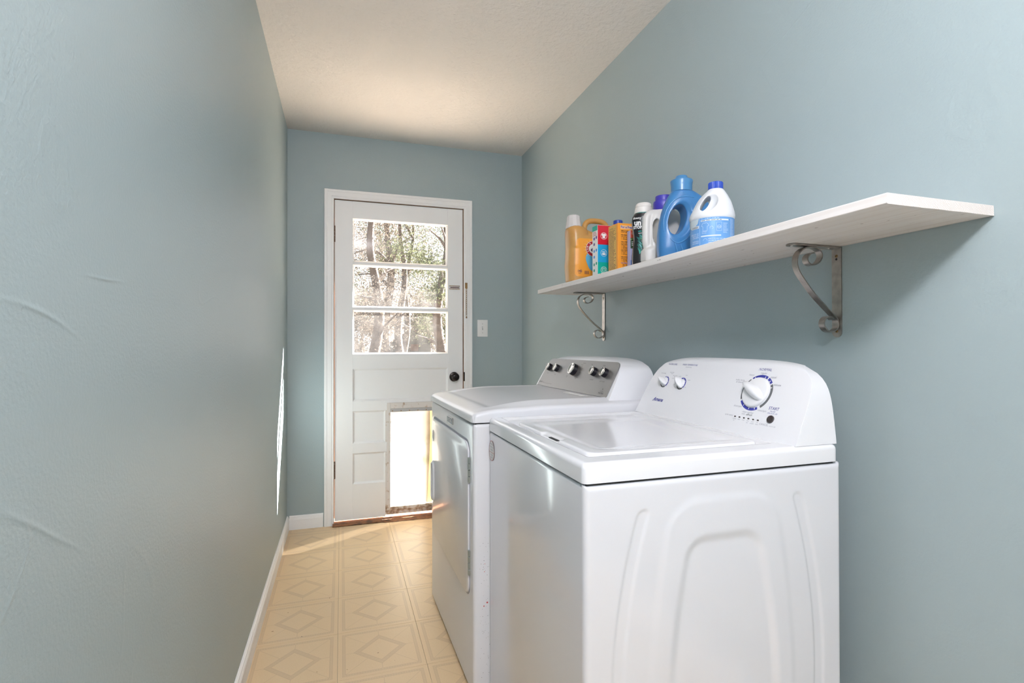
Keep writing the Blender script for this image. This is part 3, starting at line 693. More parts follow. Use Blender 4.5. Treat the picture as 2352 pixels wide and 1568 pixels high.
for a0, a1 in ((128, 66), (61, 38), (-158, -158+0), (-62, -146)):
    if a0 != a1: P.arc(*kb, .0440, .0515, D_(a0), D_(a1))
for a0, a1 in ((110, 88), (80, -48)): P.arc(*k1, .0165, .0207, D_(a0), D_(a1), 14)
P.arc(*k2, .0165, .0212, D_(118), D_(-42), 20)
P.out('dial_ring_blue', M['navy'], con, WO)
P = Print(cf(.0006))
for a0, a1 in ((152, 134), (-152, -202), (33, -52)): P.arc(*kb, .0440, .0515, D_(a0), D_(a1))
P.arc(*k1, .0165, .0207, D_(-58), D_(-158), 14); P.arc(*k2, .0165, .0212, D_(-52), D_(-158), 14)
P.out('dial_ring_grey', M['grayp'], con, WO)
P = Print(cf(.0009))
for k_, r0, r1, angs in ((kb, .0440, .0490, (118, 76, 48, 22, -72, -96, -124)), (k1, .0165, .0190, (96, 52, 8)), (k2, .0165, .0190, (84, 32, -22))):
    for a in angs: P.arc(*k_, r0, r1, D_(a-1.6*.045/r1*.9), D_(a+1.6*.045/r1*.9), 2)
P.out('dial_tick', M['print_white'], con, WO)
P = Print(cf(.0006))
P.text('Amana', -1.5190, .0570, .0175, shear=.35, bold=.0006, sx=1.12); P.rect(-1.5490, .0505, -1.5380, .0512)
P.text('WATER LEVEL', -1.5177, .1884, .0078, shear=.2); P.text('WASH TEMPERATURE', -1.4274, .1893, .0078, shear=.2)
P.text('NORMAL', -1.1105, .1880, .0108, shear=.2); P.text('START', -1.0355, .0838, .0112, bold=.0001)
P.text('PAUSE/', -1.0354, .0758, .0054); P.text('UNLOCK LID', -1.0347, .0706, .0054)
P.out('lettering_blue', M['navy2'], con, WO)
P = Print(cf(.0006))
for s_, u, v, sz, sh in (('all cold rinses', -1.4290, .1812, .0055, .2), ('auto sensing', -1.5480, .1535, .0052, .2), ('deep water', -1.5030, .1590, .0052, .2), ('wash', -1.5010, .1545, .0052, .2), ('main', -1.5600, .1400, .005, .2),
        ('deep water', -1.4800, .1480, .0050, .2), ('wash', -1.4780, .1435, .005, .2), ('extra rinse', -1.4800, .1380, .005, .2), ('cool', -1.4230, .1530, .0055, .2), ('warm', -1.4010, .1370, .0055, .2), ('hot', -1.4060, .1120, .0055, .2), ('cold', -1.4540, .1470, .0055, .2), ('tap', -1.4640, .1230, .005, .2), ('cold', -1.4650, .1180, .005, .2),
        ('regular', -1.1106, .1778, .0078, .2), ('heavy', -1.1503, .1705, .0078, .2), ('casual', -1.0740, .1680, .0078, .2), ('delicate', -1.0530, .1474, .0078, .2), ('bulky items', -1.1850, .1530, .0072, .2), ('& sheets', -1.1850, .1465, .0072, .2),
        ('drain/spin', -1.1570, .0770, .0075, .2), ('clean washer', -1.1137, .0640, .0075, .2), ('with', -1.1270, .0578, .0070, .2), ('rinse/spin', -1.0700, .0740, .0075, .2),
        ('CANCEL', -1.0480, .0388, .0076, .0), ('HOLD 3 SEC', -1.0205, .0376, .0038, .2), ('cycle status', -1.1760, .0490, .0066, .2)):
    P.text(s_, u, v, sz, shear=sh)
for i, (a, b) in enumerate((('sensing', 'fill'), ('wash', ''), ('rinse', ''), ('final', 'spin'), ('cycle', 'complete'), ('lid', 'locked'))):
    u = -1.1515 + .0808*i/5; P.text(a, u, .0410, .0046, shear=.2)
    if b: P.text(b, u, .0360, .0044, shear=.2, sx=.85)
P.out('lettering_grey', M['lgray'], con, WO)
P = Print(cf(.0006)); P.text('affresh', -1.1065, .0576, .0078, shear=.35, bold=.0001); P.out('lettering_dark', M['grayp'], con, WO)
for i in range(6):
    u = -1.1515 + .0808*i/5; bm = slab(bmesh.new(), rrect(u-.0030, u+.0030, .0452, .0488, .0015, 3), CF, .0002, .0012)
    wpart('indicator_light', bm, M['lens'], con)
bm = bmesh.new(); lathe(bm, [(0, 0), (.0102, 0), (.0102, .0028), (.0092, .0040), (0, .0044)], 30, frame_mtx(CF, -1.0326, .0550, .0003)); wpart('start_button', bm, M['lens'], con, smooth=40)
# oval sticker
st = Print(lambda u, v: Vector((WX-.0006, -u, v)))
st.blob(-1.592, .806, [(-1.592+.0285*math.cos(2*PI*i/30), .806+.0315*math.sin(2*PI*i/30)) for i in range(30)], 2); stk = st.out('sticker', mat('sticker_paper', (.75, .76, .75), .4), wm, WO)
lab(stk, 'oval white sticker with red rim')
st = Print(lambda u, v: Vector((WX-.0010, -u, v)))
for i in range(40):
    a, b = 2*PI*i/40, 2*PI*(i+1)/40
    st.poly([(-1.592+r_*1.0*math.cos(t), .806+(r_*1.105)*math.sin(t)) for r_, t in ((.0272, a), (.0288, a), (.0288, b), (.0272, b))])
st.rect(-1.619, .8000, -1.565, .8010)
st.out('sticker_rim', mat('red_print', (.5, .06, .03), .5), stk, WO)
st = Print(lambda u, v: Vector((WX-.0010, -u, v)))
for i, t_ in enumerate(('COMMERCIAL', 'TECHNOLOGY', 'WASHER', '10 YEAR', 'LIMITED')): st.text(t_, -1.592, (.8265, .8175, .8085, .7925, .7845)[i], .0068)
st.out('sticker_print', M['lgray'], stk, WO)

# ------------------------------------------------------------------ the dryer
DD, DW = .715, .745
DXc, DYc = .397+DD/2, 1.637+DW/2
dr = thing('dryer', 'white front-load dryer with silver console panel beyond the washer', 'dryer', (DXc, DYc, 0), math.radians(.93))
LO = (DD/2, DW/2, 0)                                 # authored with x from the front, y from the near side
def dp(name, bm, m=None, par=None, **k): return link_mesh(name, bm, m or M['enamel2'], par or dr, org=LO, **k)
bm = box(0, DD, 0, DW, .016, .8875)
es = [e for e in bm.edges if not (abs(e.verts[0].co.z-.016) < 1e-5 and abs(e.verts[1].co.z-.016) < 1e-5)]
bmesh.ops.bevel(bm, geom=es, offset=.014, segments=5, profile=.5, affect='EDGES')
body = dp('cabinet', bm, smooth=35)
for fx in (.05, DD-.05):
    for fy in (.05, DW-.05):
        bm = bmesh.new(); lathe(bm, [(0, 0), (.02, 0), (.02, .006), (.008, .009), (.008, .02), (0, .02)], 16, Matrix.Translation((fx, fy, 0))); dp('foot', bm, M['black'])
dp('seam_gasket', box(.006, DD-.01, .006, DW-.006, .884, .892), M['dark'])
def dz(x, y):
    r = .016; ex = min(x+.004, DD+.0-x); ey = min(y+.002, DW+.002-y)
    t = max(0, min(1, x/.26)); z = .917 + .038*(1-(1-t)**2)
    z -= .020*(1-sstep(.0, .085, ey))*sstep(.0, .2, x)
    if ex < r: z -= .8*(r-math.sqrt(max(0, r*r-(r-ex)**2)))
    if ey < r: z -= .8*(r-math.sqrt(max(0, r*r-(r-ey)**2)))
    a = sstep(.050, .085, x)*sstep(.055, .085, y)*(1-sstep(DW-.085, DW-.055, y))
    return z - .0075*a
bm = bmesh.new(); V = grid(bm, axis(-.004, DD, 110, .016, 6), axis(-.002, DW+.002, 110, .016, 6), lambda x, y: Vector((*round_corner(x, y, -.004, DD, -.002, DW+.002, .0165), dz(x, y)))); skirt(bm, V, .8895)
dp('top_panel', bm, smooth=50)
# door: slab with rounded corners on the front, a channel round it
fnf = lambda u, v, t=0: Vector((-t, u, v))
dpo = rrect(.045, .705, .308, .826, .045, 8)
bm = slab(bmesh.new(), dpo, fnf, -.004, .0008); dp('door_channel', bm, M['lgray'])
bm = slab(bmesh.new(), rrect(.050, .702, .313, .818, .042, 8), fnf, -.002, .0062)
bmesh.ops.bevel(bm, geom=[e for e in bm.edges if all(abs(v.co.x+.0062) < 1e-6 for v in e.verts)], offset=.004, segments=3, profile=.5, affect='EDGES')
ddoor = dp('door', bm, smooth=40)
for z0, z1 in ((.688, .772), (.385, .468)):
    bm = bmesh.new(); k_ = 4
    for i in range(k_): add_box(bm, -.0075, .001, .0405, .0505, z0+(z1-z0)*i/k_+.0008, z0+(z1-z0)*(i+1)/k_-.0008, bev=.0012, seg=1)
    dp('hinge', bm, mat('steel_hinge', (.38, .42, .40), .35, .8), ddoor)
# recessed pull with a raised rim
bm = bmesh.new(); oc = rrect(.640, .700, .452, .632, .026, 6); ic = rrect(.650, .690, .464, .620, .019, 6)
n = len(oc)
L0 = [bm.verts.new((-.004, p[0], p[1])) for p in oc]; L1 = [bm.verts.new((-.014, p[0]*.9+.067, p[1]*.9+.0542)) for p in oc]; L2 = [bm.verts.new((-.015, p[0], p[1])) for p in ic]; L3 = [bm.verts.new((-.006, p[0], p[1])) for p in ic]
for A, B in ((L0, L1), (L1, L2), (L2, L3)):
    for i in range(n): bm.faces.new((A[i], A[(i+1) % n], B[(i+1) % n], B[i]))
hd = dp('handle', bm, M['plastic'], ddoor, smooth=40)
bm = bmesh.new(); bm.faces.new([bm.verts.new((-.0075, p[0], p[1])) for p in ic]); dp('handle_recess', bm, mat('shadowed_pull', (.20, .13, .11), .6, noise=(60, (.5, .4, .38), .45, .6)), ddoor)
# badge
bm = slab(bmesh.new(), rrect(.290, .382, .842, .868, .002, 2), fnf, -.001, .006); bdg = dp('badge', bm, M['chrome'])
bm = slab(bmesh.new(), rrect(.293, .379, .8445, .8655, .001, 2), fnf, .006, .0066); dp('badge_plate', bm, mat('badge_slate', (.16, .19, .22), .3, .3), bdg)
P = Print(lambda u, v: Vector((-.0070, -u, v))); P.text('MAYTAG', -.336, .855, .0190, bold=.0004); P.out('badge_lettering', M['print_white'], bdg, LO)
# faint oval sticker
P = Print(lambda u, v: Vector((-.0068, -u, v)))
P.blob(-.667, .742, [(-.667+.020*math.cos(2*PI*i/26), .742+.026*math.sin(2*PI*i/26)) for i in range(26)], 2); s2 = P.out('sticker', mat('clear_sticker', (.66, .68, .68), .3), ddoor, LO)
P = Print(lambda u, v: Vector((-.0072, -u, v))); P.lines(-.680, -.655, .757, .727, 5, .0035, 5); P.out('sticker_print', mat('red_grey_print', (.35, .2, .2), .5), ddoor, LO)
# drip specks of rust on the near side
bm = bmesh.new(); rnd = random.Random(5)
for i in range(70):
    x = rnd.uniform(.02, .06); z = rnd.uniform(.05, .52); r = rnd.choice([.0006, .0008, .001]); k_ = 6
    bm.faces.new([bm.verts.new((x+r*math.cos(2*PI*i_/k_), -.0003, z+r*math.sin(2*PI*i_/k_))) for i_ in range(k_)])
o = dp('speck', bm, M['grayp']); o['kind'] = 'stuff'
bm = bmesh.new()
for x, z, r in ((.034, .30, .0022), (.045, .31, .003), (.036, .41, .0014), (.037, .435, .0012)):
    bm.faces.new([bm.verts.new((x+r*math.cos(2*PI*i_/8), -.0004, z+r*math.sin(2*PI*i_/8))) for i_ in range(8)])
o = dp('paint_fleck', bm, mat('red_fleck', (.55, .09, .09), .6)); o['kind'] = 'stuff'
# console
cx0 = .905-.397
bmc = console(DD-.010, .928, 1.090, cx0-.008, TAN, DW/2+.010, .356, crown=.012)
dc = dp('control_console', bmc, M['plastic'], smooth=32)
bv = dc.modifiers.new('b', 'BEVEL'); bv.width = .009; bv.segments = 3; bv.limit_method = 'ANGLE'; bv.angle_limit = math.radians(38)
bmc = console(DD+.004, .92, 1.045, DD-.030, .05, DW/2+.010, .372, crown=.01, rtop=.012); dp('console_back', bmc, M['plastic'], smooth=32)
DF = frame_fn(cx0, .945, TAN)
# silver panel (u = -y local)
pts = [(-.715, .002), (-.060, .002), (-.056, .006)] + [(-.060-.013*0, .132)] 
def quad_round(c, r, n=5):
    out = []
    for i in range(len(c)):
        p0 = Vector(c[i-1]); p1 = Vector(c[i]); p2 = Vector(c[(i+1) % len(c)]); a = (p0-p1).normalized(); b = (p2-p1).normalized(); rr = r[i]
        for k in range(n+1):
            t = k/n; q = (p1+a*rr)*(1-t)**2 + p1*2*t*(1-t) + (p1+b*rr)*t*t; out.append((q.x, q.y))
    return out
pts = quad_round([(-.722, .003), (-.052, .003), (-.052, .145), (-.690, .145)], [.002, .012, .026, .03])
bm = slab(bmesh.new(), pts, DF, -.002, .0022); pnl = dp('console_panel', bm, M['silver'], dc)
lab(pnl, 'brushed silver control panel')
def dknob(u, s, r, h, ang):
    m0 = frame_mtx(DF, u, s, .0022); bm = bmesh.new()
    lathe(bm, [(0, 0), (r*1.0, 0), (r*1.02, h*.2), (r*.97, h*.9), (r*.93, h*.92)], 40, m0); kb_ = dp('knob', bm, M['black'], dc, smooth=40)
    bm = bmesh.new(); lathe(bm, [(r*.95, h*.86), (r*1.0, h*.9), (r*.99, h*1.0), (r*.88, h*1.05), (r*.78, h*1.0), (r*.70, h*.96), (0, h*.94)], 40, m0, cap=False)
    dp('knob_face', bm, M['chrome'], dc, smooth=60)
    m1 = m0 @ Matrix.Rotation(ang, 4, 'Z'); bm = bmesh.new(); add_box(bm, r*.55, r*.92, -r*.06, r*.06, h*.98, h*1.07); bmesh.ops.transform(bm, matrix=m1, verts=bm.verts); dp('knob_pointer', bm, M['black'], dc)
for u, s, r, h, a in ((-.655, .0975, .0168, .018, -60), (-.570, .0965, .0168, .018, 55), (-.392, .0965, .0250, .021, 60), (-.213, .0965, .0178, .019, 60), (-.127, .0965, .0178, .019, 90)): dknob(u, s, r, h, math.radians(a))
P = Print(lambda u, v: DF(u, v, .0026))
for t_, u, v, sz in (('SENSOR', -.655, .068, .0050), ('TIMED', -.570, .066, .0050), ('DAMP DRY', -.213, .064, .0060), ('NOT TO DAY', -.127, .062, .0060), ('TEMP', -.262, .128, .0060), ('SIGNAL', -.160, .127, .0060), ('OFF', -.250, .119, .0045), ('MORE DRY', -.330, .131, .0050), ('NORMAL', -.3450, .124, .0045), ('LESS', -.3400, .117, .0045), ('VERY', -.332, .108, .0045), ('DRY', -.330, .100, .0045), ('AUTO', -.336, .088, .0050), ('FRESH', -.442, .066, .0050), ('AIR', -.440, .0605, .0045), ('TIMED DRY', -.352, .0640, .0068), ('EASY', -.352, .0590, .0055), ('M', -.098, .032, .0090), ('MAYTAG', -.100, .0160, .0095), ('commercial', -.100, .0240, .0050), ('BRAVOS', -.690, .022, .0105), ('XL', -.655, .0200, .0075)): P.text(t_, u, v, sz)
P.rect(-.645, .018, -.560, .0188)
P.out('lettering', M['print_black'], dc, LO)
P = Print(lambda u, v: DF(u, v, .0026)); P.arc(-.392, .0965, .0275, .0281, D_(60), D_(-115), 30); P.arc(-.392, .0965, .0275, .0281, D_(-125), D_(-150), 8); P.out('dial_arc', mat('orange_print', (.55, .22, .12), .5), dc, LO)
# warning label on the lid
P = Print(lambda u, v: Vector((v, -u, dz(v, -u)+.0006))); P.rect(-.30, .450, -.14, .482, 6, 2); wl = P.out('warning_label', mat('label_white', (.82, .82, .80), .4), dr, LO)

# ------------------------------------------------------------------ shelf board and brackets
SZ = 1.392; SH = .020; SY0, SY1 = .680, 2.430; SX = .930
SHO = ((SX+XR)/2, (SY0+SY1)/2, SZ)
bm = bmesh.new(); ny = 60
def sag(Y): return .0025*math.cos((Y-SY0)/(SY1-SY0)*2*PI) - .001
rnd = random.Random(3)
prof = [(SX+.0015, 0), (SX, .0015), (SX, SH-.0015), (SX+.0015, SH)] + [(SX+(XR-.0015-SX)*i/12, SH) for i in range(1, 12)] + [(XR-.0015, SH), (XR-.0015, 0)] + [(XR-.0015-(XR-.0015-SX)*i/12, 0) for i in range(1, 12)]
cup = lambda x: .003*(((x-SX)/(XR-SX)-.5)**2*4-1)*-0
G = []
for j in range(ny+1):
    Y = SY0+(SY1-SY0)*j/ny; G.append([bm.verts.new((x, Y + (rnd.uniform(-.0012, .0006) if (j == 0 and z < .01) else 0), SZ+z+sag(Y)*.6)) for x, z in prof])
n = len(prof)
for j in range(ny):
    for i in range(n): bm.faces.new((G[j][i], G[j][(i+1) % n], G[j+1][(i+1) % n], G[j+1][i]))
fa = bm.faces.new(G[0]); fb = bm.faces.new(G[-1][::-1]); bm.faces.ensure_lookup_table(); fa.material_index = 1; fb.material_index = 1
shf = link_mesh('wall_shelf', bm, M['board'], None, org=SHO); shf.location = SHO; shf.data.materials.append(M['endgrain'])
tag(shf, 'long whitewashed wooden shelf board on the right wall', 'shelf')

def bracket(loc, label):
    """local: wall at x=0 (arm runs to -x), top of arm at z=0"""
    t = thing('shelf_bracket', label, 'bracket', loc, 0, 'scroll brackets under the shelf')
    w2 = .0135; L = .163; H = .232; th = .0032
    def plate(bm, fn, ln):
        pts = [(-w2, 0), (-w2, ln-w2)] + [(-w2*math.cos(a), ln-w2+w2*math.sin(a)) for a in [PI*i/10 for i in range(1, 10)]] + [(w2, ln-w2), (w2, 0)]
        slab(bm, pts, fn, 0, th); return bm
    o1 = link_mesh('wall_plate', plate(bmesh.new(), lambda u, v, q: Vector((-q-.0002, u, -v)), H), M['nickel'], t)
    o2 = link_mesh('arm_plate', plate(bmesh.new(), lambda u, v, q: Vector((-v-.0002, u, -q)), L), M['nickel'], t)
    P_ = [(-.086, -.020), (-.098, -.024), (-.107, -.035), (-.105, -.046), (-.095, -.053), (-.080, -.0515), (-.067, -.043), (-.0600, -.029), (-.0640, -.015), (-.0800, -.0055), (-.103, -.0055), (-.1235, -.014), (-.1370, -.030), (-.1405, -.050), (-.1340, -.072), (-.1150, -.098), (-.0850, -.132), (-.0550, -.160), (-.0280, -.183), (-.0110, -.199), (-.0060, -.212), (-.0095, -.227), (-.0230, -.236), (-.0400, -.2345), (-.0520, -.222), (-.0530, -.208), (-.0440, -.197), (-.0300, -.195), (-.0200, -.202)]
    P_ = [(x, z*.92) for x, z in P_]
    path = smooth_path([(x, 0, z) for x, z in P_], 5); hw = .0085; tt = .0015; bm = bmesh.new(); rings = []
    for i, p in enumerate(path):
        d = (path[min(i+1, len(path)-1)] - path[max(i-1, 0)]).normalized(); nrm = Vector((-d.z, 0, d.x))
        rings.append([bm.verts.new(p + nrm*a*tt + Vector((0, b*hw, 0))) for a, b in ((-1, -1), (1, -1), (1, 1), (-1, 1))])
    for a, b in zip(rings, rings[1:]):
        for k in range(4): bm.faces.new((a[k], a[(k+1) % 4], b[(k+1) % 4], b[k]))
    bm.faces.new(rings[0]); bm.faces.new(rings[-1][::-1])
    link_mesh('scroll', bm, M['nickel'], t, smooth=40)
    for x, z in ((-.0034, -.022), (-.0034, -.216)):
        bm = bmesh.new(); lathe(bm, [(0, 0), (.0042, 0), (.0036, .0014), (.0018, .0022), (0, .0022)], 14, Matrix.Translation((x, 0, z)) @ Matrix.Rotation(-PI/2, 4, 'Y')); s_ = link_mesh('screw', bm, M['brass'], t)
        bm = bmesh.new(); add_box(bm, x-.0026, x-.0020, -.0020, .0020, z-.0004, z+.0004); add_box(bm, x-.0026, x-.0020, -.0004, .0004, z-.0020, z+.0020); link_mesh('screw_slot', bm, M['dark'], s_)
    bm = bmesh.new(); lathe(bm, [(0, 0), (.0030, 0), (.0030, .0004), (0, .0004)], 14, Matrix.Translation((-.0034, 0, -.0300)) @ Matrix.Rotation(-PI/2, 4, 'Y')); link_mesh('screw_hole', bm, M['dark'], t)
    for x in (-.150, -.030):
        bm = bmesh.new(); lathe(bm, [(0, 0), (.0042, 0), (.0030, -.0018), (0, -.002)], 12, Matrix.Translation((x, 0, -.0032))); link_mesh('screw', bm, M['alu'], t)
    return t
b1 = bracket((XR, 1.0225, 1.3905), 'brushed metal scroll bracket under the near end of the shelf')
def copy_tree(o, parent=None):
    c = o.copy(); COL.objects.link(c)
    if parent: c.parent = parent
    for chd in [k for k in bpy.data.objects if k.parent == o]: copy_tree(chd, c)
    return c
b2 = copy_tree(b1); b2.location = (XR, 2.2865, 1.3905); b2['label'] = 'brushed metal scroll bracket under the far end of the shelf'

# ------------------------------------------------------------------ things on the shelf
ST = SZ+SH
def sz_at(Y): return ST + sag(Y)*.6 + .0002
def superell(rx, ry, n_, k=44):
    out = []
    for i in range(k):
        a = 2*PI*i/k; c, s = math.cos(a), math.sin(a)
        out.append((rx*math.copysign(abs(c)**(2/n_), c), ry*math.copysign(abs(s)**(2/n_), s)))
    return out
def loft(bm, secs, k=44):
    """secs: (z, rx, ry, cx, cy, n)"""
    rings = [[bm.verts.new((cx+x, cy+y, z)) for x, y in superell(rx, ry, n_, k)] for z, rx, ry, cx, cy, n_ in secs]
    for a, b in zip(rings, rings[1:]):
        for i in range(k): bm.faces.new((a[i], a[(i+1) % k], b[(i+1) % k], b[i]))
    bm.faces.new(rings[0][::-1]); bm.faces.new(rings[-1]); return bm
def blow_mould(name, adds, cuts, m, parent, voxel=.0024, smooth=6):
    """one watertight moulded body out of overlapping solids, with holes cut"""
    bm = bmesh.new()
    for f in adds: f(bm)
    bmesh.ops.recalc_face_normals(bm, faces=bm.faces); me = bpy.data.meshes.new(name); bm.to_mesh(me); bm.free()
    o = bpy.data.objects.new(name, me); COL.objects.link(o)
    r = o.modifiers.new('r', 'REMESH'); r.mode = 'VOXEL'; r.voxel_size = voxel
    cobs = []
    for f in cuts:
        bm = bmesh.new(); f(bm); bmesh.ops.recalc_face_normals(bm, faces=bm.faces); cm = bpy.data.meshes.new('c'); bm.to_mesh(cm); bm.free()
        co = bpy.data.objects.new('c', cm); COL.objects.link(co); cobs.append(co)
        b_ = o.modifiers.new('b', 'BOOLEAN'); b_.operation = 'DIFFERENCE'; b_.object = co; b_.solver = 'EXACT'
    if cuts:
        r = o.modifiers.new('r2', 'REMESH'); r.mode = 'VOXEL'; r.voxel_size = voxel
    s_ = o.modifiers.new('s', 'SMOOTH'); s_.iterations = smooth; s_.factor = .6
    bpy.context.view_layer.update(); dg = bpy.context.evaluated_depsgraph_get()
    me2 = bpy.data.meshes.new_from_object(o.evaluated_get(dg)); bpy.data.objects.remove(o)
    for c_ in cobs: bpy.data.objects.remove(c_)
    me2.materials.clear(); me2.materials.append(m); me2.name = name
    for p in me2.polygons: p.use_smooth = True
    ob = bpy.data.objects.new(name, me2); COL.objects.link(ob); ob.parent = parent
    bm = bmesh.new(); bm.from_mesh(me2); tree_ = BVHTree.FromBMesh(bm); bm.free()
    return ob, tree_
def wrap_fn(bvh, right, out, centre=(0, 0), off=.0006, cyl=None):
    """(u, v) -> point on the moulded body: u along right, v up; rays come from 'out' (or radially for cyl radius)"""
    right = Vector((*right, 0)).normalized(); out = Vector((*out, 0)).normalized(); c0 = Vector((*centre, 0))
    def f(u, v):
        if cyl:
            a = u/cyl; d = (out*math.cos(a) + right*math.sin(a)); o_ = c0 + Vector((0, 0, v)) + d*.3; hit = bvh.ray_cast(o_, -d)
        else:
            d = out; o_ = c0 + right*u + Vector((0, 0, v)) + out*.3; hit = bvh.ray_cast(o_, -out)
        if hit[0] is None: return o_ - d*.25
        return hit[0] + d*off
    return f
VIEW = {}
# 1 orange detergent jug (spout to the front of the shelf)
jx, jy = 1.042, 2.095
jug = thing('detergent_jug', 'orange detergent jug with white cap and arched handle, farthest on the shelf', 'bottle', (jx, jy, sz_at(jy)))
m_ = mat('amber_plastic', (.56, .285, .075), .32, noise=(5, (.62, .35, .115), .3, .7))
m_.node_tree.nodes['Principled BSDF'].inputs['Subsurface Weight'].default_value = .15; m_.node_tree.nodes['Principled BSDF'].inputs['Subsurface Scale'].default_value = .02
def a1(bm): loft(bm, [(0, .088, .046, -.006, 0, 3.5), (.006, .098, .054, -.004, 0, 3.5), (.06, .101, .056, -.004, 0, 3.5), (.075, .105, .058, -.001, 0, 3.5), (.10, .103, .057, 0, 0, 3.5), (.17, .102, .055, .001, 0, 3.5), (.198, .100, .053, .0, 0, 3.2), (.212, .080, .040, .0, 0, 2.6)])
def a2(bm): loft(bm, [(.15, .045, .053, -.055, 0, 3), (.210, .046, .052, -.057, 0, 3), (.229, .044, .049, -.060, 0, 2.8), (.240, .038, .043, -.064, 0, 2.4), (.246, .030, .032, -.070, 0, 2), (.254, .027, .028, -.072, 0, 2)])
def a3(bm): tube(bm, smooth_path([(-.020, 0, .205), (-.021, 0, .238), (-.013, 0, .264), (.006, 0, .2765), (.040, 0, .279), (.068, 0, .276), (.086, 0, .262), (.094, 0, .235), (.092, 0, .195)], 5), .0125, 14)
def a4(bm): tube(bm, [(-.05, 0, .225), (-.02, 0, .222), (.02, 0, .210)], .018, 14)
jb, jt = blow_mould('body', [a1, a2, a3, a4], [], m_, jug, .0026, 8)
mc = mat('frosted_cap', (.82, .78, .76), .35, trans=.25)
bm = bmesh.new(); lathe(bm, [(0, .238), (.034, .238), (.0355, .242), (.033, .262), (.030, .284), (.028, .291), (.024, .2945), (0, .2955)], 12, Matrix.Translation((-.072, 0, 0))); link_mesh('cap', bm, mc, jug, smooth=25)
jf = wrap_fn(jt, (1, 0), (0, -1), off=.0009); jf2 = wrap_fn(jt, (1, 0), (0, -1), off=.0016); jf3 = wrap_fn(jt, (1, 0), (0, -1), off=.0023); jf4 = wrap_fn(jt, (1, 0), (0, -1), off=.0030)
P = Print(jf); P.blob(0, .1, quad_round([(-.088, .022), (.08, .022), (.08, .187), (-.082, .187)], [.02, .02, .02, .02]), 18); P.out('label', mat('orange_label', (.88, .36, .035), .4), jug)
P = Print(jf2); P.blob(.004, .092, [(.004+.044*math.cos(2*PI*i/30)*(1+.08*math.sin(3*2*PI*i/30)), .092+.047*math.sin(2*PI*i/30)) for i in range(30)], 6); P.out('label_splash', mat('splash_blue', (.12, .50, .78), .4), jug)
P = Print(jf2)
for i in range(9):
    a = D_(70+i*20); P.poly([(-.006+.03*math.cos(a-.09), .143+.03*math.sin(a-.09)), (-.006+.048*math.cos(a), .143+.045*math.sin(a)), (-.006+.03*math.cos(a+.09), .143+.03*math.sin(a+.09))])
P.out('label_rays', mat('pale_rays', (.86, .52, .16), .5), jug)
P = Print(jf3); P.disc(-.006, .143, .034); P.out('logo_disc', mat('logo_red', (.42, .015, .03), .4), jug)
P = Print(jf4); P.disc(-.006, .143, .0205, rings=3); P.arc(-.006, .143, .0325, .034, 0, 2*PI, 30)
for i, ch_ in enumerate('ARM & HAMMER'):
    a = D_(205 - i*20.5); P.text(ch_, -.006+.0265*math.cos(a), .143+.0265*math.sin(a), .0085, rot=a-PI/2, bold=.0003)
P.out('logo_lettering', M['print_white'], jug)
P = Print(wrap_fn(jt, (1, 0), (0, -1), off=.0034))
P.text('142', -.068, .045, .0135, bold=.0003); P.rect(-.074, .0355, -.062, .0368); P.barcode(-.047, -.026, .0325, .0465, 10)
P.poly([(-.018, .137), (-.010, .147), (-.004, .156), (.002, .150), (-.004, .143), (-.002, .131), (-.010, .129)])
P.out('label_print', mat('navy_ink', (.03, .02, .09), .5), jug)

# 2 carton with red, blue and green panels
def carton(name, label, cat, x0, x1, y0_, y1_, h, m, rot=0):
    c = ((x0+x1)/2, (y0_+y1_)/2, sz_at((y0_+y1_)/2)); t = thing(name, label, cat, c, rot)
    o_ = (c[0], c[1], 0); bm = box(x0, x1, y0_, y1_, 0, h, bev=.0008, seg=1); link_mesh('carton', bm, m, t, org=o_); return t, o_
x0, x1, ya, yb, H = .950, 1.050, 1.830, 1.874, .197
bx, bo = carton('laundry_booster_box', 'narrow carton with red, blue and green panels beside the orange jug', 'box', x0, x1, ya, yb, H, mat('carton_white', (.78, .77, .74), .55))
fN = lambda off, Y: (lambda u, v: Vector((u, Y-off, v)))
fL = lambda off, X: (lambda u, v: Vector((X-off, -u, v)))
for nm, z0, z1, c_ in (('red_panel', .121, H-.001, (.60, .01, .03)), ('blue_panel', .052, .121, (.01, .38, .72)), ('green_panel', .0005, .052, (.0, .42, .33))):
    P = Print(fN(.0004, ya)); P.rect(x0+.0005, z0, x1-.0005, z1); P.out(nm, mat(nm, c_, .35), bx, bo)
P = Print(fL(.0004, x0)); P.rect(-yb+.0005, H-.020, -ya-.0005, H-.0005); P.out('green_top_edge', mat('green_print', (.0, .38, .27), .4), bx, bo)
P = Print(fN(.0007, ya))
for z in (.155, .0885, .0215):
    P.arc(.977, z, .0125, .0138, 0, 2*PI, 30)
P.poly([(.969, .163), (.974, .165), (.977, .162), (.980, .165), (.985, .163), (.987, .157), (.983, .155), (.983, .146), (.971, .146), (.971, .155), (.967, .157)])
P.blob(.977, .0885, [(.977+.0085*math.cos(2*PI*i/16), .088+.004*math.sin(2*PI*i/16)-.0035) for i in range(16)], 1); P.rect(.970, .091, .984, .094)
P.arc(.977, .0215, .0045, .0055, 0, 2*PI, 16)
for a, b, c_, d in ((.969, .0125, .970, .0300), (.984, .0125, .985, .0300), (.969, .0290, .985, .0300), (.969, .0125, .985, .0135)): P.rect(a, b, c_, d)
for z0, z1 in ((.125, .190), (.056, .115), (.008, .048)):
    z = z0
    while z < z1: P.rect(.9990, z, 1.0025, z+.0045); z += .0068
P.out('carton_print', M['print_white'], bx, bo)
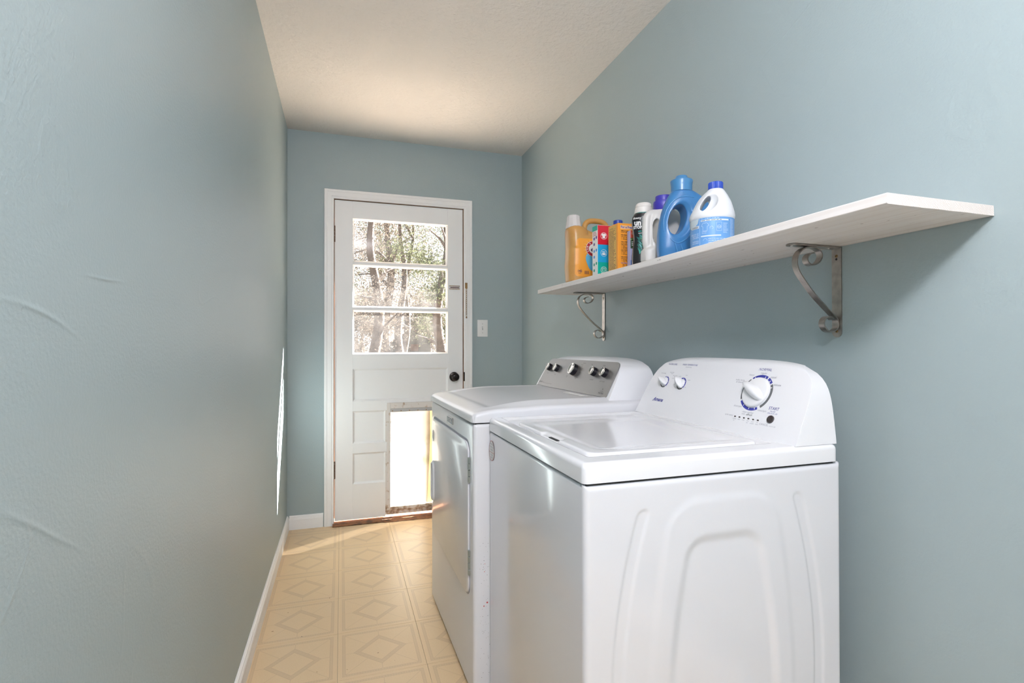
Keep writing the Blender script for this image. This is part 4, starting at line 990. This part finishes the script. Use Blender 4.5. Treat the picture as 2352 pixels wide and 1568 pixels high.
for nm, c_, rows in (('purple_icon', (.10, .05, .22), ((.147, 0), (.150, 1), (.125, 0))), ('blue_icon', (.04, .25, .6), ((.100, 1), (.098, 0), (.075, 0))), ('green_icon', (.0, .30, .2), ((.048, 1), (.045, 0), (.022, 0)))):
    P = Print(fL(.0004, x0))
    for z, k_ in rows: P.disc(-1.852+(.0125 if k_ else -.006), z, .0062, 14, 1)
    P.out(nm, mat(nm, c_, .5), bx, bo)
P = Print(fL(.0004, x0)); P.lines(-1.868, -1.836, .172, .160, 3, .003, 4); P.out('red_small_print', mat('red_ink', (.6, .1, .08), .5), bx, bo)

# 3 orange soda carton
x0, x1, ya, yb, H = .955, 1.067, 1.680, 1.752, .1725
bx, bo = carton('baking_soda_box', 'tall orange carton printed with blue and black text', 'box', x0, x1, ya, yb, H, mat('carton_orange', (.86, .33, .03), .45))
P = Print(fN(.0005, ya)); P.text('For a Fresher', x0+.011, H-.014, .0115, align='LEFT', bold=.0004); P.text('Use Plain & Natural', x0+.011, .0275, .0066, align='LEFT', bold=.0002); P.rect(x0+.018, .0005, x1-.004, .0075); P.out('blue_text', mat('blue_ink', (.03, .10, .42), .5), bx, bo)
P = Print(fN(.0003, ya)); P.rect(x0+.009, H-.021, x1-.002, H-.0075); P.out('heading_ground', mat('heading_cream', (.85, .5, .25), .5), bx, bo)
P = Print(fN(.0005, ya)); z = H-.028
for s_, b, ind in (('ARM & HAMMER Baking Soda', 1, 0), ('is pure, safe and natural', 0, 0), ('', 0, 0), ('FOR FRESHER, CLEANER', 1, 0), ('improves your liquid', 0, 0), ('Add 1/2 cup to wash', 0, 1), ('detergent for whites', 0, 1), ('', 0, 0), ('FOR A FRESHER, CLEANER', 1, 0), ('kitchen and bath', 0, 0), ('Use in the Kitchen', 1, 0), ('Sinks', 0, 1), ('Refrigerators', 0, 1), ('Pots & Pans', 0, 1), ('Use in the Bathroom', 1, 0), ('Tub & tile, smooth wipe', 0, 0), ('Tubs', 0, 1), ('Showers', 0, 1), ('', 0, 0), ('FOR HOUSEHOLD USE', 1, 0), ('absorbs and eliminates', 0, 0), ('Garbage Pail', 0, 1), ('Litter Boxes', 0, 1)):
    if s_:
        P.text(s_, x0+.012+.007*ind, z, .0052, align='LEFT', bold=.00022 if b else .0001)
        if ind: P.rect(x0+.0135, z-.001, x0+.0155, z+.001)
    z -= .0050
for i in range(3): P.lines(x0+.018, x1-.01, .0215-.0045*i, .0215-.0045*i, 1, .0016, 9+i)
P.out('black_text', M['print_black'], bx, bo)
P = Print(fL(.0003, x0)); P.rect(-yb+.004, .006, -ya-.0115, H-.004); P.out('side_panel_print_ground', mat('carton_gold', (.66, .40, .10), .5), bx, bo)
P = Print(fL(.0005, x0)); P.lines(-yb+.007, -ya-.014, H-.022, .010, 30, .0019, 11); P.rect(-yb+.006, H-.0165, -ya-.016, H-.0160); P.rect(-ya-.0125, .008, -ya-.0120, H-.006); P.text('Drug Facts', -yb+.008, H-.0125, .0062, align='LEFT'); P.out('side_text', M['print_black'], bx, bo)

# 4 amber bottle with a blue cap behind the cartons
cx, cy = 1.105, 1.945
t = thing('amber_bottle', 'amber bottle with dark blue cap peeking over the orange carton', 'bottle', (cx, cy, sz_at(cy)))
bm = bmesh.new(); lathe(bm, [(0, 0), (.032, 0), (.035, .004), (.036, .15), (.035, .19), (.030, .212), (.022, .222), (.021, .232), (0, .232)], 32); link_mesh('body', bm, mat('amber_plastic_dark', (.80, .45, .10), .35), t, smooth=50)
bm = bmesh.new(); lathe(bm, [(0, .232), (.0195, .232), (.0195, .247), (.018, .2495), (0, .250)], 28); link_mesh('cap', bm, mat('blue_cap', (.02, .06, .36), .4), t, smooth=30)

# 5 small carton behind the black bottle
x0, x1, ya, yb, H = .982, 1.060, 1.640, 1.662, .139
bx, bo = carton('stain_remover_packet', 'small upright packet with red, dark green and lavender bands', 'packet', x0, x1, ya, yb, H, mat('packet_lavender', (.42, .42, .62), .4))
P = Print(fN(.0004, ya)); P.rect(x0, .112, x1, H-.001); P.out('red_band', mat('coral_red', (.70, .12, .06), .4), bx, bo)
P = Print(fN(.0004, ya)); P.rect(x0, .074, x1, .112); P.out('green_band', mat('dark_green', (.05, .09, .05), .4), bx, bo)
P = Print(fN(.0006, ya)); P.poly([(x0, .104), (x0+.02, .109), (x1, .112), (x0+.02, .1115), (x0, .109)]); P.out('green_edge', mat('olive_edge', (.30, .38, .12), .4), bx, bo)
P = Print(fN(.0004, ya)); P.rect(x0, .004, x1, .032); P.out('blue_band', mat('sky_band', (.16, .30, .62), .4), bx, bo)
P = Print(fN(.0006, ya)); P.disc(x0+.022, .012, .0155, 20, 2); P.out('red_badge', mat('badge_red', (.62, .02, .03), .4), bx, bo)
P = Print(fN(.0008, ya)); P.lines(x0+.005, x0+.04, .098, .086, 3, .0034, 12); P.arc(x0+.022, .012, .011, .0128, 0, 2*PI, 20); P.lines(x0+.010, x0+.034, .015, .009, 2, .003, 6); P.lines(x0+.004, x0+.03, .130, .126, 2, .0015, 14); P.poly([(x0+.008, .034), (x0+.026, .040), (x0+.030, .072), (x0+.016, .072)]); P.out('packet_print', M['print_white'], bx, bo)

# 6 black scent-bead bottle
cx, cy = 1.000, 1.583
t = thing('scent_booster_bottle', 'waisted black bottle with cream cap and teal swirl', 'bottle', (cx, cy, sz_at(cy)), math.radians(-34))
def f1(bm): loft(bm, [(0, .034, .026, 0, 0, 2.2), (.004, .039, .030, 0, 0, 2.2), (.02, .0405, .031, 0, 0, 2.3), (.06, .0385, .029, 0, 0, 2.3), (.085, .0345, .027, 0, 0, 2.3), (.105, .0345, .027, 0, 0, 2.3), (.13, .038, .029, 0, 0, 2.3), (.155, .041, .030, 0, 0, 2.3), (.172, .039, .029, 0, 0, 2.2), (.182, .033, .027, 0, 0, 2.1), (.188, .028, .026, 0, 0, 2)])
bb, bt = blow_mould('body', [f1], [], mat('black_gloss_label', (.012, .012, .014), .22, coat=.3), t, .0022, 3)
bm = bmesh.new(); loft(bm, [(.186, .0315, .0285, 0, 0, 2), (.190, .0315, .0285, 0, 0, 2), (.205, .029, .027, 0, 0, 2), (.2065, .0275, .0255, 0, 0, 2), (.2075, .0285, .0265, 0, 0, 2), (.217, .026, .024, 0, 0, 2), (.221, .021, .020, 0, 0, 2)], 36); link_mesh('cap', bm, mat('cream_cap', (.70, .67, .63), .45), t, smooth=35)
bm = bmesh.new(); loft(bm, [(.1835, .0305, .0275, 0, 0, 2), (.1862, .0305, .0275, 0, 0, 2)], 30); link_mesh('neck_ring', bm, mat('teal_ring', (.02, .20, .18), .4), t)
bf = wrap_fn(bt, (1, 0), (0, -1), cyl=.036); bf2 = wrap_fn(bt, (1, 0), (0, -1), cyl=.036, off=.001)
P = Print(bf2); P.text('downy', -.024, .166, .0115, rot=-.06, bold=.0002); P.text('un', -.021, .149, .0260, rot=-.06, bold=.0010); P.text('STOPABLES', -.004, .1325, .0135, rot=-.05, bold=.0006); P.lines(-.020, .024, .1135, .1135, 1, .0025, 31); P.out('lettering', M['print_white'], t)
P = Print(bf2); P.lines(-.020, .022, .120, .120, 1, .0032, 7); P.lines(-.018, .004, .010, .010, 1, .0025, 8); P.out('teal_text', mat('teal_ink', (.03, .45, .38), .5), t)
rnd = random.Random(9)
def swirl(off, c_, nm, n_, seed, wd):
    P = Print(wrap_fn(bt, (1, 0), (0, -1), cyl=.036, off=off)); rn = random.Random(seed)
    for i in range(n_):
        u = rn.uniform(-.016, .012); v = rn.uniform(.040, .098); L = rn.uniform(.012, .03); a = rn.uniform(.6, 1.9)
        pts = []
        for k in range(7):
            s_ = k/6; uu = u+L*s_*math.cos(a+s_*.9); vv = v+L*s_*math.sin(a+s_*.9); pts.append((uu, vv, wd*math.sin(PI*min(1, s_+.06))))
        for p, q in zip(pts, pts[1:]): P.poly([(p[0]-p[2], p[1]), (p[0]+p[2], p[1]), (q[0]+q[2], q[1]), (q[0]-q[2], q[1])])
    P.out(nm, mat(nm, c_, .4), t)
swirl(.0007, (.01, .13, .11), 'dark_teal_swirl', 26, 1, .0055); swirl(.0010, (.03, .34, .28), 'teal_swirl', 16, 2, .0034); swirl(.0013, (.22, .60, .62), 'pale_swirl', 5, 3, .0018); swirl(.0015, (.30, .62, .18), 'green_swirl', 3, 5, .0022)

# 7 white jug with violet-blue double cap
cx, cy = 1.037, 1.497
t = thing('white_jug', 'white jug with handle and violet-blue stepped cap behind the blue jug', 'bottle', (cx, cy, sz_at(cy)))
mw = mat('milky_plastic', (.60, .585, .56), .4)
def g1(bm): loft(bm, [(0, .083, .028, -.006, 0, 3.2), (.005, .090, .033, -.006, 0, 3.2), (.040, .089, .034, -.006, 0, 3.2), (.052, .080, .034, .002, 0, 3), (.14, .078, .034, .004, 0, 3), (.158, .070, .032, .0, 0, 2.8), (.170, .050, .030, -.008, 0, 2.4), (.178, .034, .029, -.012, 0, 2)])
def g2(bm): tube(bm, smooth_path([(-.060, 0, .040), (-.078, 0, .058), (-.080, 0, .09), (-.080, 0, .125), (-.077, 0, .150), (-.060, 0, .163), (-.03, 0, .164)], 5), .0145, 14)
def gc(bm): loft(bm, [(0, .0125, .042, 0, 0, 2.3), (1, .0125, .042, 0, 0, 2.3)], 24); bmesh.ops.transform(bm, matrix=Matrix.Translation((-.0565, .15, .100)) @ Matrix.Rotation(PI/2, 4, 'X') @ Matrix.Diagonal((1, 1, .3, 1)), verts=bm.verts)
wb, wt = blow_mould('body', [g1, g2], [gc], mw, t, .0024, 6)
bm = bmesh.new(); lathe(bm, [(0, .176), (.033, .176), (.0345, .179), (.0345, .200), (.033, .206), (.0275, .208), (.0275, .222), (.0265, .2245), (0, .225)], 36, Matrix.Translation((-.014, 0, 0))); link_mesh('cap', bm, mat('violet_cap', (.045, .035, .36), .4), t, smooth=30)

# 8 blue jug with a ring handle
cx, cy = 1.035, 1.392
t = thing('blue_detergent_jug', 'large blue detergent jug with oval handle hole and blue cap', 'bottle', (cx, cy, sz_at(cy)), math.radians(-14))
mb = mat('blue_plastic', (.040, .175, .40), .3); mb.node_tree.nodes['Principled BSDF'].inputs['Subsurface Weight'].default_value = .2; mb.node_tree.nodes['Principled BSDF'].inputs['Subsurface Scale'].default_value = .02
def h1(bm): loft(bm, [(0, .086, .030, 0, 0, 3), (.004, .092, .034, 0, 0, 3), (.03, .0945, .0375, 0, 0, 3), (.075, .0935, .0380, 0, 0, 2.8), (.11, .090, .037, .001, 0, 2.6), (.145, .082, .036, .001, 0, 2.5), (.175, .069, .035, -.001, 0, 2.4), (.195, .054, .033, -.006, 0, 2.2), (.207, .040, .031, -.012, 0, 2.1), (.214, .030, .029, -.016, 0, 2)])
def hc(bm):
    loft(bm, [(-.15, .0270, .0480, 0, 0, 2.1), (.15, .0270, .0480, 0, 0, 2.1)], 36)
    bmesh.ops.transform(bm, matrix=Matrix.Translation((-.040, 0, .118)) @ Matrix.Rotation(math.radians(17), 4, 'Y') @ Matrix.Rotation(PI/2, 4, 'X'), verts=bm.verts)
def hc2(bm):          # shallow dish round the hole, front and back
    for s_ in (-1, 1):
        b2_ = bmesh.new(); bmesh.ops.create_uvsphere(b2_, u_segments=40, v_segments=24, radius=1)
        bmesh.ops.transform(b2_, matrix=Matrix.Translation((-.037, s_*.046, .118)) @ Matrix.Rotation(math.radians(17), 4, 'Y') @ Matrix.Diagonal((.043, .024, .066, 1)), verts=b2_.verts)
        me_ = bpy.data.meshes.new('x'); b2_.to_mesh(me_); b2_.free(); bm.from_mesh(me_); bpy.data.meshes.remove(me_)
ub, ut = blow_mould('body', [h1], [hc, hc2], mb, t, .0020, 10)
mcb = mat('blue_cap_plastic', (.06, .21, .42), .3)
bm = bmesh.new(); lathe(bm, [(0, .210), (.0325, .210), (.0322, .228), (.0322, .229), (.0345, .243), (.0335, .246), (.0220, .247), (.0185, .2575), (.0170, .260), (.010, .2615), (0, .2615)], 40, Matrix.Translation((-.016, 0, 0))); link_mesh('cap', bm, mcb, t, smooth=30)
# swept ridge lines below the hole and rim round it
uf = wrap_fn(ut, (1, 0), (0, -1), off=.0002)
bm = bmesh.new()
for path_ in ([(-.052, .044), (-.045, .020), (-.038, .002)], [(-.034, .040), (-.026, .018), (-.010, .002)], [(-.066, .058), (-.052, .046), (-.036, .044), (-.012, .060), (.006, .090), (.014, .125), (.012, .155), (.002, .172)], [(-.082, .080), (-.080, .12), (-.068, .155), (-.046, .180), (-.02, .188), (.01, .185)]):
    pp = [uf(a, b) for a, b in path_]; sp2 = smooth_path(pp, 6); tube(bm, sp2, [.0022*math.sin(PI*(.08+.84*i/(len(sp2)-1))) + .0003 for i in range(len(sp2))], 8)
link_mesh('moulded_ridge', bm, mat('blue_plastic_edge', (.06, .22, .46), .28), t, smooth=True)
uf = wrap_fn(ut, (1, 0), (0, -1), off=.0007); uf2 = wrap_fn(ut, (1, 0), (0, -1), off=.0012)
P = Print(uf); P.blob(.052, .048, smooth_2d := [(p.x, p.y) for p in smooth_path([(.022, .010, 0), (.010, .034, 0), (.022, .058, 0), (.042, .082, 0), (.056, .112, 0), (.072, .112, 0), (.080, .08, 0), (.080, .03, 0), (.070, .006, 0), (.045, .003, 0), (.022, .010, 0)], 4)][:-1], 5); P.out('label', mat('lavender_label', (.58, .62, .82), .4), t)
P = Print(uf2); P.lines(.032, .066, .078, .020, 16, .0020, 21); P.text('WARNING', .047, .056, .0065, bold=.0002); P.rect(.032, .0085, .042, .0125); P.blob(.052, .0105, [(.048, .009), (.056, .010), (.058, .015), (.053, .012)], 1); P.rect(.056, .088, .061, .092); P.out('label_print', mat('purple_ink', (.16, .10, .40), .5), t)

# 9 white bleach jug
cx, cy = 1.002, 1.233
BR = math.radians(-39)
t = thing('bleach_jug', 'white bleach jug with blue label and ribbed blue cap, nearest on the shelf', 'bottle', (cx, cy, sz_at(cy)), BR)
mw2 = mat('white_hdpe', (.70, .72, .75), .38)
def k1_(bm): loft(bm, [(0, .0565, .0555, 0, 0, 2), (.002, .0585, .0575, 0, 0, 2), (.0805, .0585, .0575, 0, 0, 2), (.0815, .0605, .0595, 0, 0, 2), (.090, .0615, .0600, 0, 0, 2), (.100, .0590, .0560, .001, 0, 2), (.115, .0530, .0500, .003, 0, 2), (.132, .0450, .0430, .006, 0, 2), (.150, .0340, .0330, .008, 0, 2), (.164, .0235, .0230, .010, 0, 2), (.170, .0185, .0185, .010, 0, 2)], 48)
def k2_(bm): tube(bm, smooth_path([(-.048, 0, .094), (-.040, 0, .115), (-.028, 0, .136), (-.012, 0, .153), (.004, 0, .163)], 5), .0105, 12)
def kc_(bm):
    loft(bm, [(-.1, .0085, .0235, 0, 0, 2.2), (.1, .0085, .0235, 0, 0, 2.2)], 28)
    bmesh.ops.transform(bm, matrix=Matrix.Translation((-.0175, 0, .124)) @ Matrix.Rotation(math.radians(30), 4, 'Y') @ Matrix.Rotation(PI/2, 4, 'X'), verts=bm.verts)
def kd_(bm):          # grip hollow right of the hole
    for s_ in (-1, 1):
        b2_ = bmesh.new(); bmesh.ops.create_uvsphere(b2_, u_segments=28, v_segments=16, radius=1)
        bmesh.ops.transform(b2_, matrix=Matrix.Translation((-.006, s_*.047, .126)) @ Matrix.Rotation(math.radians(26), 4, 'Y') @ Matrix.Diagonal((.021, .021, .034, 1)), verts=b2_.verts)
        me_ = bpy.data.meshes.new('x'); b2_.to_mesh(me_); b2_.free(); bm.from_mesh(me_); bpy.data.meshes.remove(me_)
kb_, kt_ = blow_mould('body', [k1_, k2_], [kc_, kd_], mw2, t, .0021, 3)
bm = bmesh.new(); nR = 60; rr_ = lambda i: .0200 if i % 2 else .0192
ring0 = [bm.verts.new((.010+rr_(i)*math.cos(2*PI*i/nR), rr_(i)*math.sin(2*PI*i/nR), .1685)) for i in range(nR)]; ring1 = [bm.verts.new((v.co.x, v.co.y, .1865)) for v in ring0]; ring2 = [bm.verts.new((.010+(v.co.x-.010)*.94, v.co.y*.94, .1882)) for v in ring0]
for A, B in ((ring0, ring1), (ring1, ring2)):
    for i in range(nR): bm.faces.new((A[i], A[(i+1) % nR], B[(i+1) % nR], B[i]))
bm.faces.new(ring2); bm.faces.new(ring0[::-1]); link_mesh('cap', bm, mat('royal_blue_cap', (.02, .065, .42), .4), t)
c_ = .0585
kf = wrap_fn(kt_, (1, 0), (0, -1), cyl=c_, off=.0004); kf1 = wrap_fn(kt_, (1, 0), (0, -1), cyl=c_, off=.0009); kf2 = wrap_fn(kt_, (1, 0), (0, -1), cyl=c_, off=.0014)
P = Print(kf); P.rect(-.130, .0045, .130, .0795, 60, 8); P.out('label', mat('label_blue', (.125, .31, .62), .38), t)
P = Print(kf1); P.blob(-.062, .074, [(-.085, .062), (-.070, .054), (-.058, .053), (-.048, .060), (-.040, .066), (-.036, .0790), (-.060, .0790), (-.09, .0790)], 7); P.out('label_pale_wave', mat('label_pale', (.50, .58, .62), .4), t)
P = Print(kf1)
P.rect(-.030, .0695, .047, .0735, 14, 1); P.rect(-.030, .0270, .024, .0300, 10, 1); P.rect(-.063, .052, -.036, .0600, 6, 1)
P.text('KEEP OUT OF', -.037, .037, .0050, align='RIGHT'); P.text('REACH OF', -.037, .032, .0050, align='RIGHT'); P.text('CHILDREN', -.037, .027, .0050, align='RIGHT'); P.text('WARNING', -.037, .017, .0050, align='RIGHT'); P.text('EYE & SKIN', -.037, .012, .0050, align='RIGHT')
P.rect(-.0335, .002, -.0330, .0790, 1, 6)
for p, q in zip([(-.026, .063), (-.021, .0655), (-.0185, .0635), (-.016, .0655), (-.011, .063), (-.0085, .0565), (-.0125, .0550), (-.0125, .0430), (-.0245, .0430), (-.0245, .0550), (-.0285, .0565)], [(-.021, .0655), (-.0185, .0635), (-.016, .0655), (-.011, .063), (-.0085, .0565), (-.0125, .0550), (-.0125, .0430), (-.0245, .0430), (-.0245, .0550), (-.0285, .0565), (-.026, .063)]):
    d = Vector((q[0]-p[0], q[1]-p[1])).normalized()*.0003; P.poly([(p[0]-d.y, p[1]+d.x), (p[0]+d.y, p[1]-d.x), (q[0]+d.y, q[1]-d.x), (q[0]-d.y, q[1]+d.x)])
for a, b, c2, d in ((.012, .041, .0125, .0645), (.0255, .041, .026, .0645), (.012, .064, .026, .0645), (.012, .041, .026, .0415)): P.rect(a, b, c2, d)
P.arc(.019, .052, .0045, .0051, 0, 2*PI, 18); P.arc(-.001, .050, .0040, .0045, -1, 3.6, 12)
P.text('WARM', .019, .0525, .0030); P.text('or HOT', .019, .0500, .0026)
P.lines(-.027, -.008, .0405, .0365, 2, .0008, 3); P.lines(.030, .046, .062, .036, 9, .0008, 5); P.lines(.054, .070, .074, .010, 20, .0009, 6); P.lines(-.028, .040, .0768, .0768, 1, .0010, 8)
P.arc(-.018, .0160, .0050, .0056, 0, PI, 12); P.lines(-.010, .04, .020, .010, 3, .0009, 2)
P.out('label_print', mat('label_ink_white', (.72, .80, .90), .5), t)
P = Print(kf2); P.barcode(-.0615, -.0375, .0530, .0590, 16, 8); P.lines(-.028, .044, .0715, .0715, 1, .0016, 13); P.out('barcode', M['grayp'], t)

# ------------------------------------------------------------------ litter on the floor
bm = bmesh.new(); rnd = random.Random(21)
for x, y, s_, c_ in [(-.26, 2.28, .010, 0), (-.215, 2.42, .010, 0), (-.05, 2.50, .012, 1), (.02, 1.93, .006, 1), (-.08, 1.95, .006, 1), (-.09, 1.88, .008, 1), (.13, 2.0, .008, 1), (.20, 2.62, .005, 1), (.31, 2.45, .004, 1)]:
    a = rnd.uniform(0, PI); s_ *= rnd.uniform(.3, .65); pts = [(x+s_*math.cos(a+t_)*(1 if abs(math.cos(t_)) > .5 else .35), y+s_*math.sin(a+t_)*(.6), .0008+.001*rnd.random()) for t_ in [2*PI*i/6 for i in range(6)]]
    bm.faces.new([bm.verts.new(p) for p in pts])
bm.verts.ensure_lookup_table()
o = link_mesh('floor_litter', bm, mat('litter', (.36, .21, .12), .8)); o['kind'] = 'stuff'; tag(o, 'small dry crumbs scattered on the beige tile floor', 'debris')

# ------------------------------------------------------------------ outside the door
gm = struct(link_mesh('ground', box(-60, 60, YB+.13, 130, -.35, -.20), M['grass']))
struct(link_mesh('sun_clip_eave', box(-2.5, 3.5, YB+.13, YB+.62, 2.46, 2.60), M['trim']))  # unseen overhang added to cut off the top of the sun patch
struct(link_mesh('bounce_slab', box(-1.6, 3.2, YB+.131, YB+3.0, -.20, -.06), mat('bounce_concrete', (.72, .60, .47), .9)))  # unseen pale slab added to bounce warm sunlight in through the door
def tree(x, y, h, r, nleaf, tr, lean=0, seed=0, m='leaf', name='tree', label='tree', low=.0, ls=.10, twin=0):
    ls *= .52; nleaf = int(nleaf*2.2)
    rn = random.Random(seed); t = thing(name, label, 'tree', (x, y, -.2), 0, 'trees outside the door')
    bm = bmesh.new(); pts = [Vector((lean*h*(i/8)**1.3 + .12*math.sin(i*1.3+seed), .1*math.cos(i+seed), h*.85*i/8)) for i in range(9)]
    tube(bm, smooth_path(pts, 3), [tr*(1-.7*i/24) for i in range(25)], 10); link_mesh('trunk', bm, M['bark'], t, smooth=True)
    if twin:
        bm = bmesh.new(); tube(bm, smooth_path([p + Vector((twin*(1-.3*i/8)+.1*i/8, .2, 0)) for i, p in enumerate(pts)], 3), [tr*.8*(1-.7*i/24) for i in range(25)], 10); link_mesh('trunk', bm, M['bark'], t, smooth=True)
    tips = []
    for k in range(10):
        b0 = pts[rn.randint(2, 7)]; a = rn.uniform(0, 2*PI); L = r*rn.uniform(.5, 1.0)
        P_ = [b0, b0+Vector((math.cos(a)*L*.4, math.sin(a)*L*.4, L*.35)), b0+Vector((math.cos(a)*L, math.sin(a)*L, L*rn.uniform(.1, .8)))]
        sp3 = smooth_path(P_, 4); bm = bmesh.new(); tube(bm, sp3, [tr*.32*(1-.85*i/8) for i in range(9)], 6); link_mesh('branch', bm, M['bark'], t, smooth=True)
    bm = bmesh.new()
    cl = [(rn.gauss(0, r*.55), rn.gauss(0, r*.4), low + (h-low)*rn.random()**.9) for _ in range(26)]
    for k in range(nleaf):
        c = cl[rn.randrange(len(cl))]; p = Vector((c[0]+rn.gauss(0, r*.22), c[1]+rn.gauss(0, r*.22), c[2]+rn.gauss(0, r*.22)))
        if p.z < .1: continue
        n1 = Vector((rn.gauss(0, 1), rn.gauss(0, 1), rn.gauss(0, 1))).normalized(); n2_ = n1.orthogonal().normalized(); s_ = ls*rn.uniform(.6, 1.4)
        q = [p-n1*s_*.5, p+n2_*s_*.28, p+n1*s_*.5, p-n2_*s_*.28]; bm.faces.new([bm.verts.new(v) for v in q])
    f = link_mesh('foliage', bm, M[m], t, recalc=False); f['kind'] = 'stuff'; return t
tree(1.86, 10.0, 6, .62, 4200, .12, .0, 1, 'leaf', 'ivy_covered_tree', 'ivy-covered tree filling the right edge of the door glass', 1.0, .10)
tree(.86, 14.0, 7, 1.15, 3200, .17, -.01, 4, 'leaf2', 'backyard_tree', 'pale brownish leafy tree at the left of the door glass', .8, .11)
tree(1.55, 19.5, 8, 1.9, 3600, .22, .02, 2, 'leaf2', 'backyard_tree', 'tree with two dark trunks left of the shed', 2.6, .14, twin=.55)
tree(2.95, 26.5, 9, 2.3, 4200, .20, .05, 5, 'leaf', 'backyard_tree', 'leaning tree with bare branches right above the shed', 3.0, .17)
tree(2.1, 34.0, 10, 2.7, 4500, .28, .03, 6, 'leaf2', 'backyard_tree', 'far brownish tree behind the two dark trunks', 2.0, .22)
tree(8.2, 41.5, 11, 2.6, 5000, .3, .02, 8, 'leaf', 'backyard_tree', 'far green tree right of the shed', 1.6, .24)
tree(10.5, 66.0, 9, 3.6, 5200, .3, 0, 9, 'leaf2', 'backyard_tree', 'low brown tree line far right behind the shed', .2, .55)
tree(3.2, 90.0, 10, 4.6, 5200, .3, 0, 10, 'leaf2', 'backyard_tree', 'low brown tree line far left behind the trunks', .2, .7)
# shed with a gable
sx, sy = 6.1, 48.0
sd = thing('garden_shed', 'small grey gabled shed far off in the lowest door pane', 'shed', (sx, sy, -.2))
bm = bmesh.new(); w_ = 1.7; hh = 2.0; hp = 2.75; dpth = 3
A = [bm.verts.new((a, 0, b)) for a, b in ((-w_, 0), (w_, 0), (w_, hh-.4), (0, hp-.1), (-w_, hh-.4))]; B = [bm.verts.new((v.co.x, dpth, v.co.z)) for v in A]
bm.faces.new(A); bm.faces.new(B[::-1])
for i in range(5): bm.faces.new((A[i], B[i], B[(i+1) % 5], A[(i+1) % 5]))
link_mesh('walls', bm, M['shed'], sd)
for s_ in (-1, 1):
    bm = bmesh.new(); q = [(0, -.2, hp), (s_*(w_+.25), -.2, hh-.5), (s_*(w_+.25), dpth+.2, hh-.5), (0, dpth+.2, hp)]
    lo = [bm.verts.new(p) for p in q]; hi = [bm.verts.new((p[0], p[1], p[2]+.1)) for p in q]; bm.faces.new(lo); bm.faces.new(hi)
    for i in range(4): bm.faces.new((lo[i], lo[(i+1) % 4], hi[(i+1) % 4], hi[i]))
    link_mesh('roof', bm, M['roofing'], sd)
link_mesh('window', box(-.1, .6, -.04, .02, .8, 1.4), M['roofing'], sd)
